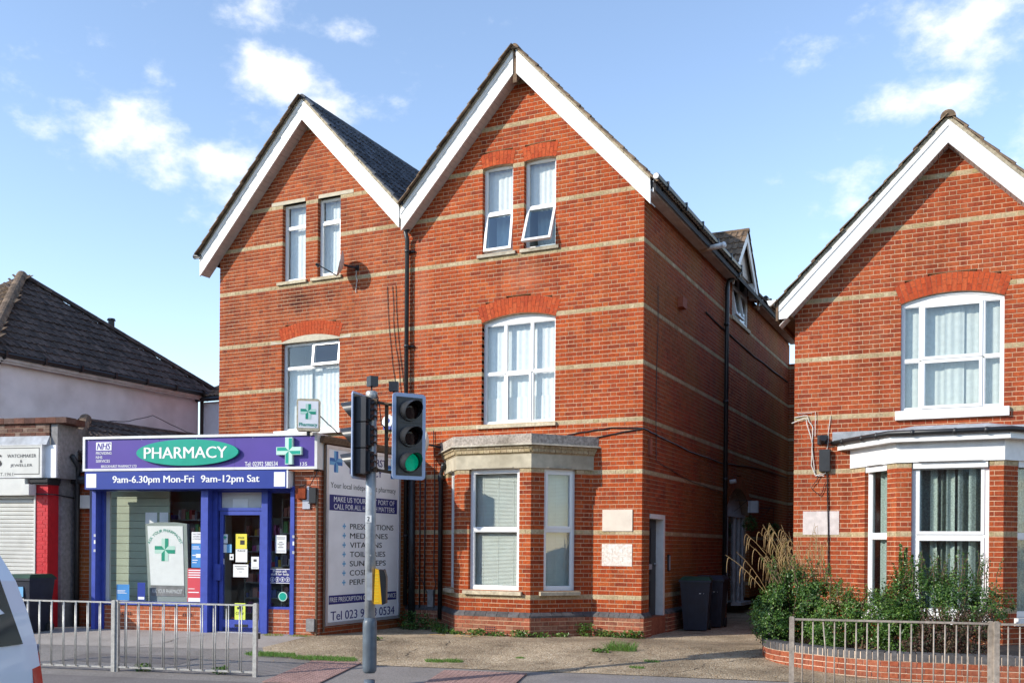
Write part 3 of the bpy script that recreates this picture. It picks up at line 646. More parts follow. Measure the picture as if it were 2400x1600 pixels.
# arched side entrance
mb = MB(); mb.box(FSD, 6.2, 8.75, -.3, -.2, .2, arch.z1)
c, hw, r, zc, th = arch.geo(); pts = [FSD.p(6.2, -.2, arch.z1), FSD.p(8.75, -.2, arch.z1)]
for i in range(13): a = 8.75-2.55*i/12; pts.append(FSD.p(a, -.2, zc+math.sqrt(max(0, r*r-(a-c)**2))))
mb2 = MB(); mb2.prism(pts, FSD.n*-.06); ae = obj('side_entrance', mb2, M['oldwhite'], hm, label='white arched panel over a side entrance with glazed doors')
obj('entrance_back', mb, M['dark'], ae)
mb = MB()
for a, b in ((6.2, 6.3), (6.85, 6.98), (7.72, 7.84), (8.62, 8.75), (8.2, 8.28)): mb.box(FSD, a, b, -.2, -.13, .28, arch.z1)
mb.box(FSD, 6.3, 6.85, -.2, -.14, .28, .95); mb.box(FSD, 6.2, 8.75, -.2, -.12, arch.z1-.08, arch.z1); mb.box(FSD, 7.6, 8.75, -.2, .06, .2, .28); obj('entrance_frame', mb, M['oldwhite'], ae)
mb = MB(); mb.box(FSD, 6.3, 8.62, -.19, -.18, .3, 2.4); obj('pane', mb, M['glass_t'], ae)
# bay window
BP = [(-4.07, 0), (-3.27, -.95), (-1.76, -.95), (-.96, 0)]
BF = []
for (x0, y0), (x1, y1) in zip(BP, BP[1:]): BF.append((Fr((x0, y0), math.atan2(y1-y0, x1-x0)), math.hypot(x1-x0, y1-y0)))
def offpoly(BP, off):
    """outline of a three sided bay pushed outwards, its ends on the wall line"""
    ls = []
    for (x0, y0), (x1, y1) in zip(BP, BP[1:]):
        a = math.atan2(y1-y0, x1-x0); ls.append((x0+math.sin(a)*off, y0-math.cos(a)*off, math.cos(a), math.sin(a)))
    def xs(l, m):
        d = l[2]*m[3]-l[3]*m[2]; t = ((m[0]-l[0])*m[3]-(m[1]-l[1])*m[2])/d; return (l[0]+l[2]*t, l[1]+l[3]*t)
    wl = (0, BP[0][1], 1, 0)
    return [xs(wl, ls[0]), xs(ls[0], ls[1]), xs(ls[1], ls[2]), xs(ls[2], wl)]
def bayprism(BP, off, z0, z1, off1=None):
    a = offpoly(BP, off); b = offpoly(BP, off if off1 is None else off1); mb = MB()
    A = [Vector((x, y, z0)) for x, y in a]; B = [Vector((x, y, z1)) for x, y in b]
    for i in range(3): mb.face([A[i], A[i+1], B[i+1], B[i]])
    mb.face(B); mb.face(A[::-1]); return mb
bay = obj('bay_window', bayprism(BP, .022, sz(3.02), 3.30), M['frieze'], hm, label='three sided stone and brick bay window')
WO = [(.33, .98), (.25, 1.28), (.26, .91)]
for (F, L), (a, b) in zip(BF, WO):
    op = Op(a, b, sz(.80), sz(3.02)); x0 = 0. if F is BF[1][0] else 0.
    HM.wall('bay_wall', F, 0.0, L, .40, sz(3.02), [op], BANDS, thick=.14, depth=.075)
    HM.wall('bay_plinth', F, -.02, L+.02, -.10, .36, [], (), mk='plinth', base_o=.06, depth=.06, thick=.2)
    coping(hm, F, -.02, L+.02)
    w = window(hm, F, a, b, op.z0, op.z1, [dict(r=(0, 1, 0, .5)), dict(r=(0, 1, .5, 1), sash=1 if F is BF[2][0] else 0)], inset=.07, fw=.07, cur=[('blind', .03, .97, .02, .98, .13)], room=True, depth=.5)
    sill(w, F, a-.09, b+.07, op.z0, .085, .075, 'sill', 2 if F is BF[1][0] else 1)
mb = bayprism(BP, .03, 3.30, 3.385, .06); obj('cornice_moulding', mb, M['band'], bay)
mb = bayprism(BP, .065, 3.385, 3.44, .075); obj('cornice_course', mb, M['band'], bay)
F, L = BF[1]
for (F, L) in BF:      # brick dentil faces of the cornice
    for zq, oq in ((3.325, .055), (3.40, .078)):
        n = round(L/.115); st = L/n
        for i in range(n): mb = MB(); mb.box(F, i*st+.004, (i+1)*st-.004, oq-.03, oq+.006, zq, zq+.055); obj('cornice_brick', mb, M['band'], bay)
mb = bayprism(BP, .135, 3.445, 3.475, .12); obj('cornice_drip', mb, M['stone'], bay)
mb = bayprism(BP, .085, 3.475, 3.645, .095); obj('coping_slab', mb, M['slab'], bay)
for (F, L), (a, b) in zip(BF, WO): mb = MB(); mb.box(F, a+.06, b-.12, .023, .045, sz(3.02)+.004, sz(3.02)+.022); obj('drip_strip', mb, M['stone'], bay)
# gable and roof
gable(hm, FX, -2.475, 2.485, 2.68, ZA, MS, VH, gap=.035)
mb = MB(); mb.box(FX, -2.515, -2.435, .22, .28, 10.35, 10.93); obj('finial_post', mb, M['twig'], hm)
AL = math.atan(MS); ca, sa = math.cos(AL), math.sin(AL); RT = ZA+.07
mb = MB(); x0, x1 = -2.475, .30
mb.prism([(x0, -.27, RT-.06), (x1, -.27, RT-.06-MS*(x1-x0)), (x1, -.27, RT-.16-MS*(x1-x0)), (x0, -.27, RT-.16)], (0, 14.5, 0)); mb.prism([(x0, -.27, RT-.06), (-4.95, -.27, RT-.06-MS*2.475), (-4.95, -.27, RT-.16-MS*2.475), (x0, -.27, RT-.16)], (0, 14.5, 0))
rm = obj('roof', mb, M['dark'], hm)
slope(rm, (.32, -.33, RT-MS*2.795-.02), (0, 1, 0), (-ca, 0, sa), 14.6, 2.795/ca, 'tile3', inside=lambda a, u: not (6.5 < a < 9.2 and u < 1.0))
slope(rm, (-4.95, 14.27, RT-MS*2.475-.02), (0, -1, 0), (ca, 0, sa), 14.6, 2.475/ca, 'tile3')
def ridge(roof, p0, p1, r=.12, n=None, mat='tile3', L=.45):
    p0, p1 = Vector(p0), Vector(p1); n = n or max(1, round((p1-p0).length/L)); d = (p1-p0)/n
    t = d.normalized(); x = Vector((0, 0, 1)).cross(t); x = x.normalized() if x.length > .05 else Vector((1, 0, 0)); y = t.cross(x)
    for i in range(n):
        mb = MB(); a, b = p0+d*i, p0+d*(i+1.03)
        for k in range(8):
            q0, q1 = math.pi*k/8, math.pi*(k+1)/8
            f = lambda p, q, rr: p+x*math.cos(q)*rr+y*math.sin(q)*rr
            mb.face([f(a, q0, r), f(b, q0, r*.97), f(b, q1, r*.97), f(a, q1, r)]); mb.face([f(a, q0, r-.02), f(a, q0, r), f(a, q1, r), f(a, q1, r-.02)])
        mb.face([f(a, math.pi*k/8, r-.02) for k in range(9)])
        obj('ridge_tile', mb, M[mat], roof)
ridge(rm, (-2.475, -.34, RT-.08), (-2.475, 14, RT-.08), .10)
# side eaves: fascia, gutter and downpipe
mb = MB(); mb.box(FSD, -.26, 6.1, .02, .228, 7.92, 7.95); mb.box(FSD, -.26, 6.1, .23, .255, 7.90, 8.10); mb.box(FSD, 8.95, 14.2, .02, .228, 7.92, 7.95); mb.box(FSD, 8.95, 14.2, .23, .255, 7.90, 8.10); obj('fascia_board', mb, M['oldwhite'], hm)
mb = MB(); gutter(mb, FSD.p(-.33, .32, 8.14), FSD.p(6.15, .32, 8.14), .062); gutter(mb, FSD.p(8.98, .32, 8.14), FSD.p(14.1, .32, 8.14), .062)
for q in (.2, 1.4, 2.6, 3.8, 5.0, 6.0, 9.4, 10.4, 11.8, 13.2): mb.box(FSD, q, q+.04, .25, .39, 8.06, 8.215)
g = obj('gutter', mb, M['black'], hm)
mb = MB(); mb.lathe(FSD.p(-.345, .32, 8.14), (0, 1, 0), [(0, .05), (.02, .055)], 12); obj('gutter_end', mb, M['upvc'], g)
mb = MB(); mb.tube([FSD.p(6.05, .32, 8.1), FSD.p(6.03, .30, 7.98), FSD.p(5.95, .08, 7.86), FSD.p(5.9, .07, 7.7), FSD.p(5.82, .07, .3)], .05, 10)
for z in (1.4, 3.2, 5.0, 6.8): mb.lathe(FSD.p(5.85, .07, z), (0, 0, 1), [(0, .05), (.01, .062), (.06, .062), (.07, .05)], 10)
obj('downpipe', mb, M['iron'], hm, True)
mb = MB(); mb.tube([FSD.p(3.55, .1, 7.93), FSD.p(3.3, .62, 7.90)], .055, 10); mb.tube([FSD.p(3.3, .62, 7.90), FSD.p(3.29, .64, 7.90)], .065, 10); obj('flue_pipe', mb, M['upvc'], hm, True)
mb = MB(); mb.box(FSD, 2.12, 2.42, 0, .11, 6.42, 6.62); obj('alarm_box', mb, M['terracotta'], hm)
mb = MB(); mb.box(FSD, .30, .42, 0, .05, 3.32, 3.62); obj('vent', mb, M['terracotta'], hm)
def cable(mb, pts, r=.008):
    out = []
    for i in range(len(pts)-1):
        a, b = Vector(pts[i]), Vector(pts[i+1])
        for k in range(4): out.append(a.lerp(b, k/4)+Vector((R.gauss(0, .006), 0, R.gauss(0, .006))))
    out.append(Vector(pts[-1])); mb.tube(out, r, 5)
mb = MB()
cable(mb, [(-2.2, -.03, 3.55), (-1.2, -.02, 3.75), (-.6, -.02, 3.80), (0.02, -.02, 3.78), (.02, .9, 3.72), (.02, 3, 3.62), (.02, 5.8, 3.6), (.02, 9, 3.75), (.02, 13.8, 3.8)], .012)
cable(mb, [(-1.0, -.02, 3.62), (-.5, -.02, 3.7), (0.02, -.02, 3.76)], .012)
cable(mb, [(.02, .75, 6.5), (.02, .75, 3.25), (.02, 2.6, 3.05), (.02, 5.7, 2.9)], .007)
cable(mb, [(.02, 4.2, 6.75), (.02, 6, 6.7), (.02, 9, 6.65), (.02, 13.8, 6.7)], .02)
obj('cable', mb, M['black'], hm)
# drainpipes at the party wall and beside the bay
mb = MB(); mb.tube([(-4.95, -.02, 8.0), (-4.94, -.16, 7.9), (-4.94, -.09, 7.75), (-4.93, -.09, .45)], .045, 10)
for z in (7.5, 5.6, 3.7, 1.8): mb.lathe((-4.935, -.09, z), (0, 0, 1), [(0, .045), (.01, .06), (.05, .06), (.06, .045)], 10); mb.box(FX, -4.99, -4.80, .0, .05, z+.01, z+.045)
obj('downpipe', mb, M['iron'], hm, True)
mb = MB(); mb.tube([(-4.78, -.11, 3.2), (-4.76, -.11, .1)], .07, 10); mb.tube([(-4.5, -.05, 3.1), (-4.5, -.05, .5)], .014, 6); mb.tube([(-4.62, -.05, 3.3), (-4.61, -.05, .4)], .014, 6); obj('soil_pipe', mb, M['iron'], hm, True)
mb = MB(); mb.tube([(-3.98, -.22, 3.22), (-4.06, -.12, 3.14), (-4.12, -.09, 3.05), (-4.12, -.09, .2)], .045, 10); mb.lathe((-4.12, -.09, 2.9), (0, 0, 1), [(0, .045), (.01, .06), (.12, .06), (.13, .045)], 10); obj('downpipe', mb, M['iron'], hm, True)
mb = MB(); mb.box(FX, -4.42, -4.29, 0, .07, .42, .76); obj('junction_box', mb, M['render'], hm)
mb = MB(); cable(mb, [(-4.32, -.03, 3.9), (-4.28, -.03, 2.2), (-4.3, -.03, 1.2), (-4.25, -.04, .9), (-4.3, -.04, .4)], .01); cable(mb, [(-4.85, -.13, 2.6), (-4.7, -.13, 1.2), (-4.55, -.03, .9), (-4.45, -.03, .7)], .008); obj('cable', mb, M['black'], hm)
F = BF[1][0]; mb = MB(); mb.box(F, .62, .86, .06, .067, .02, .19); av = obj('air_brick', mb, M['terracotta'], hm)
mb = MB()
for i in range(5):
    for j in range(4): mb.box(F, .64+i*.044, .664+i*.044, .066, .07, .035+j*.04, .057+j*.04)
obj('air_brick_holes', mb, M['dark'], av, kind='stuff')
# dormer on the side
dm = MB(); AP = (7.52, 9.46); FD = FSD
for sg, y1, zz in ((-1, 6.12, 8.06), (1, 8.92, 8.06)):
    dm.prism([FD.p(AP[0], .17, AP[1]), FD.p(y1, .17, zz), FD.p(y1, .17, zz-.24), FD.p(AP[0], .17, AP[1]-.26)], FD.n*-.04)
dmr = obj('dormer', dm, M['wpaint'], hm, label='small gabled side dormer with white bargeboards')
mb = MB(); mb.prism([FD.p(6.45, .02, 8.42), FD.p(8.6, .02, 8.42), FD.p(7.52, .02, 9.4)], FD.n*-.1); obj('dormer_gable', mb, M['soffit'], dmr)
for sg, y1, z1 in ((-1, 6.06, 8.02), (1, 8.98, 8.02)):
    dy, dz = AP[0]-y1, AP[1]+.05-z1; L = math.hypot(dy, dz)
    if sg < 0: slope(dmr, (-1.6, y1, z1), (1, 0, 0), (0, dy/L, dz/L), 1.8, L, 'tile3', gauge=.3)
    else: slope(dmr, (.2, y1, z1), (-1, 0, 0), (0, dy/L, dz/L), 1.8, L, 'tile3', gauge=.3)
ridge(dmr, (.21, 7.52, 9.46), (-1.4, 7.52, 9.46), .08)
window(hm, FSD, 6.66, 8.40, sz(7.2), 8.42, [dict(r=(0, .5, 0, .66), sash=1, tilt=10), dict(r=(.5, 1, 0, .66), sash=1), dict(r=(0, .5, .66, 1)), dict(r=(.5, 1, .66, 1))], frame='wpaint', inset=.03, cur=[('net', 0, 1, 0, .6)])
mb = MB(); mb.box(FSD, 8.42, 8.62, -.02, .15, 8.0, 8.4); obj('bracket', mb, M['wpaint'], dmr)
mb = MB(); mb.box(FSD, 6.56, 8.5, -.05, .05, 7.12, 7.2); obj('dormer_sill', mb, M['sill'], dmr)
HM.finish()
# hidden walls that close the house
mb = MB(); mb.box(FX, -4.94, -.01, -14.2, -14.0, 0, 7.9); mb.face([(-4.95, .2, 0), (-4.95, 14, 0), (-4.95, 14, 8.4), (-4.95, .2, 8.4)]); obj('inner_wall', mb, M['sidebrick'], hm)

# ============================================================ LEFT HOUSE (above the pharmacy)
hl = thing('brick_house', 'red brick gabled house with small satellite dish, above the purple pharmacy front', 'house', (-7.42, 0, 0)); HL = House(hl)
v1 = Op(-8.15, -7.53, sz(7.29), sz(8.92)); v2 = Op(-7.22, -6.635, sz(7.29), sz(8.92)); lo = Op(-8.15, -6.635, sz(4.10), sz(5.96)); la = Op(-8.15, -6.635, sz(5.96), sz(5.96)+.03, .11, .29)
BL = BANDS-{114}
w = HL.wall('front_wall', FX, -9.895, -4.955, 2.9, 10.95, [v1, v2, lo, la], BL, clip=gclip(-7.42, -9.895, -4.955), mk='brick2', phase=.1)
HL.ring(FX, la, w)
mb = MB(); mb.box(FX, -9.89, -4.96, -.22, -.02, 0, 2.9); mb.box(FX, -9.88, -9.68, -14, -.2, 0, 8.3); obj('side_wall', mb, M['brick2'], hl)
window(hl, FX, v1.s0, v1.s1, v1.z0, v1.z1, [dict(r=(0, 1, 0, .70)), dict(r=(0, 1, .70, 1))], cur=[('net', .02, .98, 0, 1)]).name
W = window(hl, FX, v2.s0, v2.s1, v2.z0, v2.z1, [dict(r=(0, 1, 0, .70), sash=1), dict(r=(0, 1, .70, 1))], cur=[('net', .02, .98, 0, 1)])
sill(W, FX, -8.27, -7.49, v1.z0, .08, .05, 'sill'); sill(W, FX, -7.37, -6.59, v2.z0, .08, .05, 'sill')
mb = MB(); mb.box(FX, -8.45, -7.55, -.1, .008, v1.z1, v1.z1+.075); mb.box(FX, -7.2, -6.31, -.1, .008, v1.z1, v1.z1+.075); obj('lintel', mb, M['conc'], hl)
W = window(hl, FX, lo.s0, lo.s1, lo.z0, lo.z1, [dict(r=(0, 1, 0, .72)), dict(r=(0, .5, .72, 1)), dict(r=(.5, 1, .72, 1), sash=1, tilt=8)], cur=[('net', 0, .42, 0, .74), ('net', .6, 1, 0, .74), ('net', 0, 1, 0, .3, .12), ('net', .3, .75, .1, .74, .2)])
mb = MB(); mb.box(FX, -8.28, -6.55, .0, .10, lo.z0-.09, lo.z0); obj('sill', mb, M['wpaint'], W)
c, hw, r, zc, th = la.geo(); pts = [FX.p(-8.45, .006, la.z0), FX.p(-6.36, .006, la.z0), FX.p(-6.36, .006, la.z0+.075)]
for i in range(11): a = -6.635-1.515*i/10; pts.append(FX.p(a, .006, max(la.z1-.01, zc+math.sqrt(max(0, r*r-(a-c)**2)))))
pts.append(FX.p(-8.45, .006, la.z0+.075)); mb = MB(); mb.prism(pts, FX.n*-.1); obj('lintel', mb, M['conc'], hl)
gable(hl, FX, -7.43, 2.78, 2.42, ZA, MS, VH)
mb = MB(); x0 = -7.42
mb.prism([(x0, -.27, RT-.06), (-4.95, -.27, RT-.06-MS*2.47), (-4.95, -.27, RT-.16-MS*2.47), (x0, -.27, RT-.16)], (0, 14.5, 0)); mb.prism([(x0, -.27, RT-.06), (-10.2, -.27, RT-.06-MS*2.78), (-10.2, -.27, RT-.16-MS*2.78), (x0, -.27, RT-.16)], (0, 14.5, 0))
rl = obj('roof', mb, M['dark'], hl)
slope(rl, (-4.93, -.33, RT-MS*2.49-.01), (0, 1, 0), (-ca, 0, sa), 14.4, 2.49/ca, 'tile', indiv=300)
slope(rl, (-10.24, 14.27, RT-MS*2.82-.01), (0, -1, 0), (ca, 0, sa), 14.6, 2.82/ca, 'tile3')
ridge(rl, (-7.42, -.34, RT-.07), (-7.42, 14, RT-.07), .095, mat='tile')
mb = MB(); mb.prism([FX.p(-5.16, .275, 8.36), FX.p(-4.95, .275, 8.10), FX.p(-4.74, .275, 8.38)], FX.n*-.03); mb.box(FX, -5.2, -4.70, .20, .26, 8.3, 8.4); obj('valley_board', mb, M['wpaint'], hl)
mb = MB(); mb.tube([(-10.36, -.30, 8.02), (-10.2, -.34, 8.0), (-10.2, 3, 8.0)], .055, 8); obj('gutter', mb, M['black'], hl)
mb = MB()
for y, z in ((.8, 5.72), (.9, 5.12)): mb.tube([(-9.85, y, z), (-10.45, y, z)], .035, 8)
obj('waste_pipe', mb, M['galv'], hl)
mb = MB()
for dx, dt in ((0, .10), (.12, .16), (.2, .22)): cable(mb, [(-5.45+dx, -.015, 6.9), (-5.40+dx, -.015, 6.0), (-5.30+dt+dx*.4, -.015, 4.6)], .006)
obj('cable', mb, M['black'], hl)
HL.finish()

# ============================================================ RIGHT HOUSE
FH = Fr((0, .93), 0); ZB3 = .70
hr = thing('brick_house', 'right hand red brick gabled house behind shrubs, with white painted bay', 'house', (4.97, .93, 0)); HR = House(hr)
s3 = lambda z: snapz(z, ZB3)
ro = Op(4.25, 5.82, s3(3.95), s3(5.80), .14, .32); bo = Op(3.62, 6.45, -1, s3(3.3))
B3 = {0, 15, 29, 41, 54, 67, 81, 91}
def rclip(z):
    h = (8.50-z)/1.03; return (max(2.495, 4.97-h), min(7.45, 4.97+h)) if h > .05 else None
w = HR.wall('front_wall', FH, 2.495, 7.45, 0, 8.4, [ro, bo], B3, zb=ZB3, clip=rclip, mk='brick3', phase=.2)
HR.ring(FH, ro, w)
mb = MB(); mb.box(FH, 2.50, 2.7, -12, -.2, 0, 5.95); mb.box(FH, 7.25, 7.44, -12, -.2, 0, 5.95); mb.box(FH, 2.5, 7.44, -12.2, -12, 0, 8); obj('side_wall', mb, M['sidebrick'], hr)
W = window(hr, FH, ro.s0, ro.s1, ro.z0, ro.z1, [dict(r=(0, .2, .47, 1)), dict(r=(.2, .8, .47, 1), sash=1), dict(r=(.8, 1, .47, 1)), dict(r=(0, .2, 0, .47)), dict(r=(.2, .8, 0, .47), sash=1), dict(r=(.8, 1, 0, .47))], rise=.13, inset=.06, cur=[('net2', 0, .2, 0, 1, .13), ('net2', .22, .45, 0, 1, .16), ('net2', .43, .62, 0, 1, .13), ('net2', .6, .8, 0, 1, .17), ('net2', .8, 1, 0, 1, .13)])
mb = MB(); mb.box(FH, 4.17, 5.90, -.1, .07, ro.z0-.15, ro.z0-.0); obj('sill', mb, M['wpaint'], W)
RB = [(3.48, .93), (4.28, 0), (5.82, 0), (6.62, .93)]
RF = []
for (x0, y0), (x1, y1) in zip(RB, RB[1:]): RF.append((Fr((x0, y0), math.atan2(y1-y0, x1-x0)), math.hypot(x1-x0, y1-y0)))
RW = [(.37, .98), (.22, 1.34), (.30, .92)]
bay = obj('bay_window', bayprism(RB, .03, s3(3.0), 3.34), M['wpaint'], hr, label='white rendered bay window with dark gutter')
for i, ((F, L), (a, b)) in enumerate(zip(RF, RW)):
    op = Op(a, b, s3(.62), s3(3.0))
    HR.wall('bay_wall', F, 0, L, .0, s3(3.0), [op], B3, zb=ZB3, mk='brick3', thick=.14, depth=.075)
    if i == 1: w = window(hr, F, a, b, op.z0, op.z1, [dict(r=(0, 1, 0, .52), sash=1), dict(r=(0, 1, .52, 1), sash=1)], inset=.07, fw=.085, cur=[('greycurtain', .02, .98, 0, 1, .22)]+[('palefold', a_, b_, 0, 1, .14) for a_, b_ in ((.04, .13), (.24, .33), (.45, .56), (.6, .66), (.74, .83), (.9, .97))], glass='glass_o', roomc='dark', depth=.5)
    else: w = window(hr, F, a, b, op.z0, op.z1, [dict(r=(0, 1, 0, .52)), dict(r=(0, 1, .52, 1))], inset=.07, fw=.085, cur=[('palefold', .3, .98, 0, 1, .14)], glass='glass_o', roomc='dark', depth=.5)
    mb = MB(); mb.box(F, a-.06, b+.06, -.05, .08, op.z0-.12, op.z0); obj('sill', mb, M['wpaint'], w)
    mb = MB(); mb.box(F, a+.02, b-.02, -.07, -.0, op.z1-.10, op.z1); obj('head_trim', mb, M['wpaint'], w)
    mb = MB(); mb.prism([F.p(a+.1, .032, op.z1+.005), F.p(b-.1, .032, op.z1+.005), F.p(b-.13, .032, op.z1+.04), F.p(a+.13, .032, op.z1+.04)], F.n*.03); obj('drip_strip', mb, M['wpaint'], w)
mb = bayprism(RB, .19, 3.34, 3.445); obj('bay_fascia', mb, M['wpaint'], bay)
mb = bayprism(RB, .21, 3.447, 3.66, -.5); obj('lead_roof', mb, M['leadgrey'], bay)
mb = MB(); q = [Vector((x, y, 3.475)) for x, y in offpoly(RB, .235)]; q[0] = q[0]+(q[0]-q[1]).normalized()*.05; mb.tube(q, .042, 10)
for i in range(3):
    for f in (.2, .55, .8): p = q[i].lerp(q[i+1], f); mb.lathe(p-Vector((0, 0, .05)), (0, 0, 1), [(0, .02), (.02, .05), (.07, .05), (.095, .02)], 8)
obj('gutter', mb, M['black'], bay, True)
mb = MB(); mb.box(FH, 3.15, 6.9, 0, .03, 3.46, 3.66); obj('lead_flashing', mb, M['leadgrey'], bay)
gable(hr, FH, 4.97, 2.70, 2.70, 8.66, 1.03, .37, o=.30, zcutl=.62)
mb = MB(); rt3 = 8.74; m3 = 1.03
mb.prism([(4.97, .70, rt3-.06), (2.2, .70, rt3-.06-m3*2.77), (2.2, .70, rt3-.16-m3*2.77), (4.97, .70, rt3-.16)], (0, 11, 0)); mb.prism([(4.97, .70, rt3-.06), (7.74, .70, rt3-.06-m3*2.77), (7.74, .70, rt3-.16-m3*2.77), (4.97, .70, rt3-.16)], (0, 11, 0))
rr = obj('roof', mb, M['dark'], hr); a3 = math.atan(m3)
slope(rr, (2.16, 11.66, rt3-m3*2.81), (0, -1, 0), (math.cos(a3), 0, math.sin(a3)), 11.1, 2.81/math.cos(a3), 'tile3')
slope(rr, (7.78, .60, rt3-m3*2.81), (0, 1, 0), (-math.cos(a3), 0, math.sin(a3)), 11.1, 2.81/math.cos(a3), 'tile3')
ridge(rr, (4.97, .58, rt3-.05), (4.97, 11, rt3-.05), .12)
mb = MB(); mb.prism([(2.06, .62, 5.99), (2.22, .62, 5.99), (2.19, .62, 5.90), (2.10, .62, 5.90)], (0, 10.5, 0)); obj('gutter', mb, M['upvc'], hr)
mb = MB(); mb.box(Fr((2.24, .62), rad(90)), 0, 10.5, -.02, .02, 5.62, 6.0); mb.prism([(2.24, .66, 5.70), (2.5, .66, 5.70), (2.5, .66, 5.68), (2.24, .66, 5.68)], (0, 10, 0)); obj('eaves_board', mb, M['twig'], hr)
mb = MB(); mb.box(FH, 2.94, 3.12, 0, .10, 2.98, 3.36); ob = obj('meter_box', mb, M['black'], hr); mb = MB(); mb.box(FH, 2.90, 3.06, 0, .05, 3.46, 3.62); mb.lathe(FH.p(2.98, .06, 3.5), (.25, -.6, .4), [(0, .05), (.14, .065), (.141, .05)], 12); obj('vent_outlet', mb, M['black'], hr)
mb = MB(); cable(mb, [FH.p(2.50, .02, 3.95), FH.p(2.72, .03, 3.97), FH.p(2.82, .02, 3.75), FH.p(2.80, .02, 3.1), FH.p(2.88, .04, 2.9), FH.p(3.05, .04, 2.96)], .008); cable(mb, [FH.p(2.46, .03, 3.85), FH.p(2.7, .04, 3.93), FH.p(2.80, .03, 3.5), FH.p(2.85, .03, 2.93), FH.p(3.02, .05, 2.9)], .008); cable(mb, [FH.p(2.55, .03, 4.02), FH.p(2.86, .03, 4.02), FH.p(2.86, .03, 3.6)], .006); cable(mb, [FH.p(3.1, .02, 3.95), FH.p(3.06, .02, 3.36)], .006); obj('cable', mb, M['shutter'], hr)
mb = MB(); cable(mb, [FH.p(3.06, .03, 3.0), FH.p(3.09, .025, 2.2), FH.p(3.10, .025, 1.2)], .011); cable(mb, [FH.p(2.95, .04, 2.93), FH.p(2.8, .03, 2.7), FH.p(2.95, .03, 2.55), FH.p(3.05, .03, 2.8)], .006); obj('cable', mb, M['black'], hr)
HR.finish()
mb = MB(); mb.box(FH, 2.66, 3.27, .004, .011, 1.88, 2.29); solo('painted_panel', mb, pm('chalky_white_paint', (.62, .55, .52), .9, .15, 9, .3, 60, stain=.3), 'pale whitewashed rectangle on the right house wall behind the tall grass', 'panel')
mb = MB(); mb.box(FX, -.75, -.175, .004, .022, 1.925, 2.315); solo('wall_plaque', mb, pm('pale_plaque', (.66, .57, .47), .6, .1, 4), 'blank cream plaque on brick wall, upper of the two beside the bay', 'plaque')
mb = MB()
for i in range(5):
    a = -.76
    z0, z1 = 1.295+i*.0787, 1.295+(i+1)*.0787-.006
    for q0, q1 in (((0, .2), (.206, .40), (.406, .58)) if i % 2 else ((0, .1), (.106, .33), (.336, .58))): mb.box(FX, a+q0, a+q1, .002, .0105, z0, z1)
mb.box(FX, -.76, -.18, .0, .007, 1.29, 1.69)
solo('painted_panel', mb, pm('flaking_white_paint', (.74, .72, .67), .85, .08, 22, .3, 60, col2=(.60, .50, .42)), 'flaking white painted patch of bricks, lower of the two beside the bay', 'panel')

# ============================================================ lettering (all converted to flat meshes at the end)
TXT = []
def text(parent, s, F, o, a0, a1, z0, z1, mat, bold=0., shear=0., name='lettering', fn=None):
    TXT.append((parent, s, F, o, a0, a1, z0, z1, mat, bold, shear, name, fn))
def flush_text():
    obs = []
    for t in TXT:
        cu = bpy.data.curves.new('t', 'FONT'); cu.body = t[1]; cu.shear = t[10]; cu.resolution_u = 3; cu.align_x = 'LEFT'
        o = bpy.data.objects.new('t', cu); COL.objects.link(o); obs.append(o)
    bpy.context.view_layer.update(); dg = bpy.context.evaluated_depsgraph_get()
    for o, (parent, s, F, off, a0, a1, z0, z1, mat, bold, shear, name, fn) in zip(obs, TXT):
        me = bpy.data.meshes.new_from_object(o.evaluated_get(dg)); xs = [v.co.x for v in me.vertices]; ys = [v.co.y for v in me.vertices]
        x0, x1, y0, y1 = min(xs), max(xs), min(ys), max(ys); inv = root_inv(parent)
        base = [(a0+(v.co.x-x0)/(x1-x0)*(a1-a0), z0+(v.co.y-y0)/(y1-y0)*(z1-z0)) for v in me.vertices]; fc = [tuple(q.vertices) for q in me.polygons]; bpy.data.meshes.remove(me); mb = MB()
        hgt = z1-z0; dl = (0,) if bold < .009 else ((-.018, .018) if bold < .014 else (-.03, 0, .03))
        for k_, dd in enumerate(dl):      # heavier strokes: the outline laid down again, shifted a little
            i0 = len(mb.v); mb.v += [(fn(a, z) if fn else F.p(a+dd*hgt, off+.0005*k_, z)) for a, z in base]; mb.f += [tuple(i0+j for j in q) for q in fc]; mb.m += [0]*len(fc)
        me = mesh(name, mb, M[mat], inv=inv); ob = bpy.data.objects.new(name, me); COL.objects.link(ob); ob.parent = parent
    for o in obs: cu = o.data; bpy.data.objects.remove(o); bpy.data.curves.remove(cu)
def rect(mb, F, o, a0, a1, z0, z1): mb.face([F.p(a0, o, z0), F.p(a1, o, z0), F.p(a1, o, z1), F.p(a0, o, z1)])
def cross_print(parent, F, o, ca_, cz, r, hw, light, dark, th=0.):
    """pharmacy cross: each arm split into a light and a dark half, meeting in a point"""
    L, D = MB(), MB()
    for k in range(4):
        q = k*math.pi/2
        P = lambda x, y: F.p(ca_+x*math.cos(q)-y*math.sin(q), o, cz+x*math.sin(q)+y*math.cos(q))
        D.face([P(0, 0), P(hw, -hw), P(r, -hw), P(r, 0)]); L.face([P(0, 0), P(r, 0), P(r, hw), P(hw, hw)])
    obj('cross_dark', D, M[dark], parent); obj('cross_light', L, M[light], parent)
def cross_solid(mb, F, o0, o1, c, z, r, hw):
    pts = []
    for k in range(4):
        q = k*math.pi/2
        for x, y in ((hw, -hw), (r, -hw), (r, hw)): pts.append(F.p(c+x*math.cos(q)-y*math.sin(q), o1, z+x*math.sin(q)+y*math.cos(q)))
    mb.prism(pts, F.n*(o0-o1))

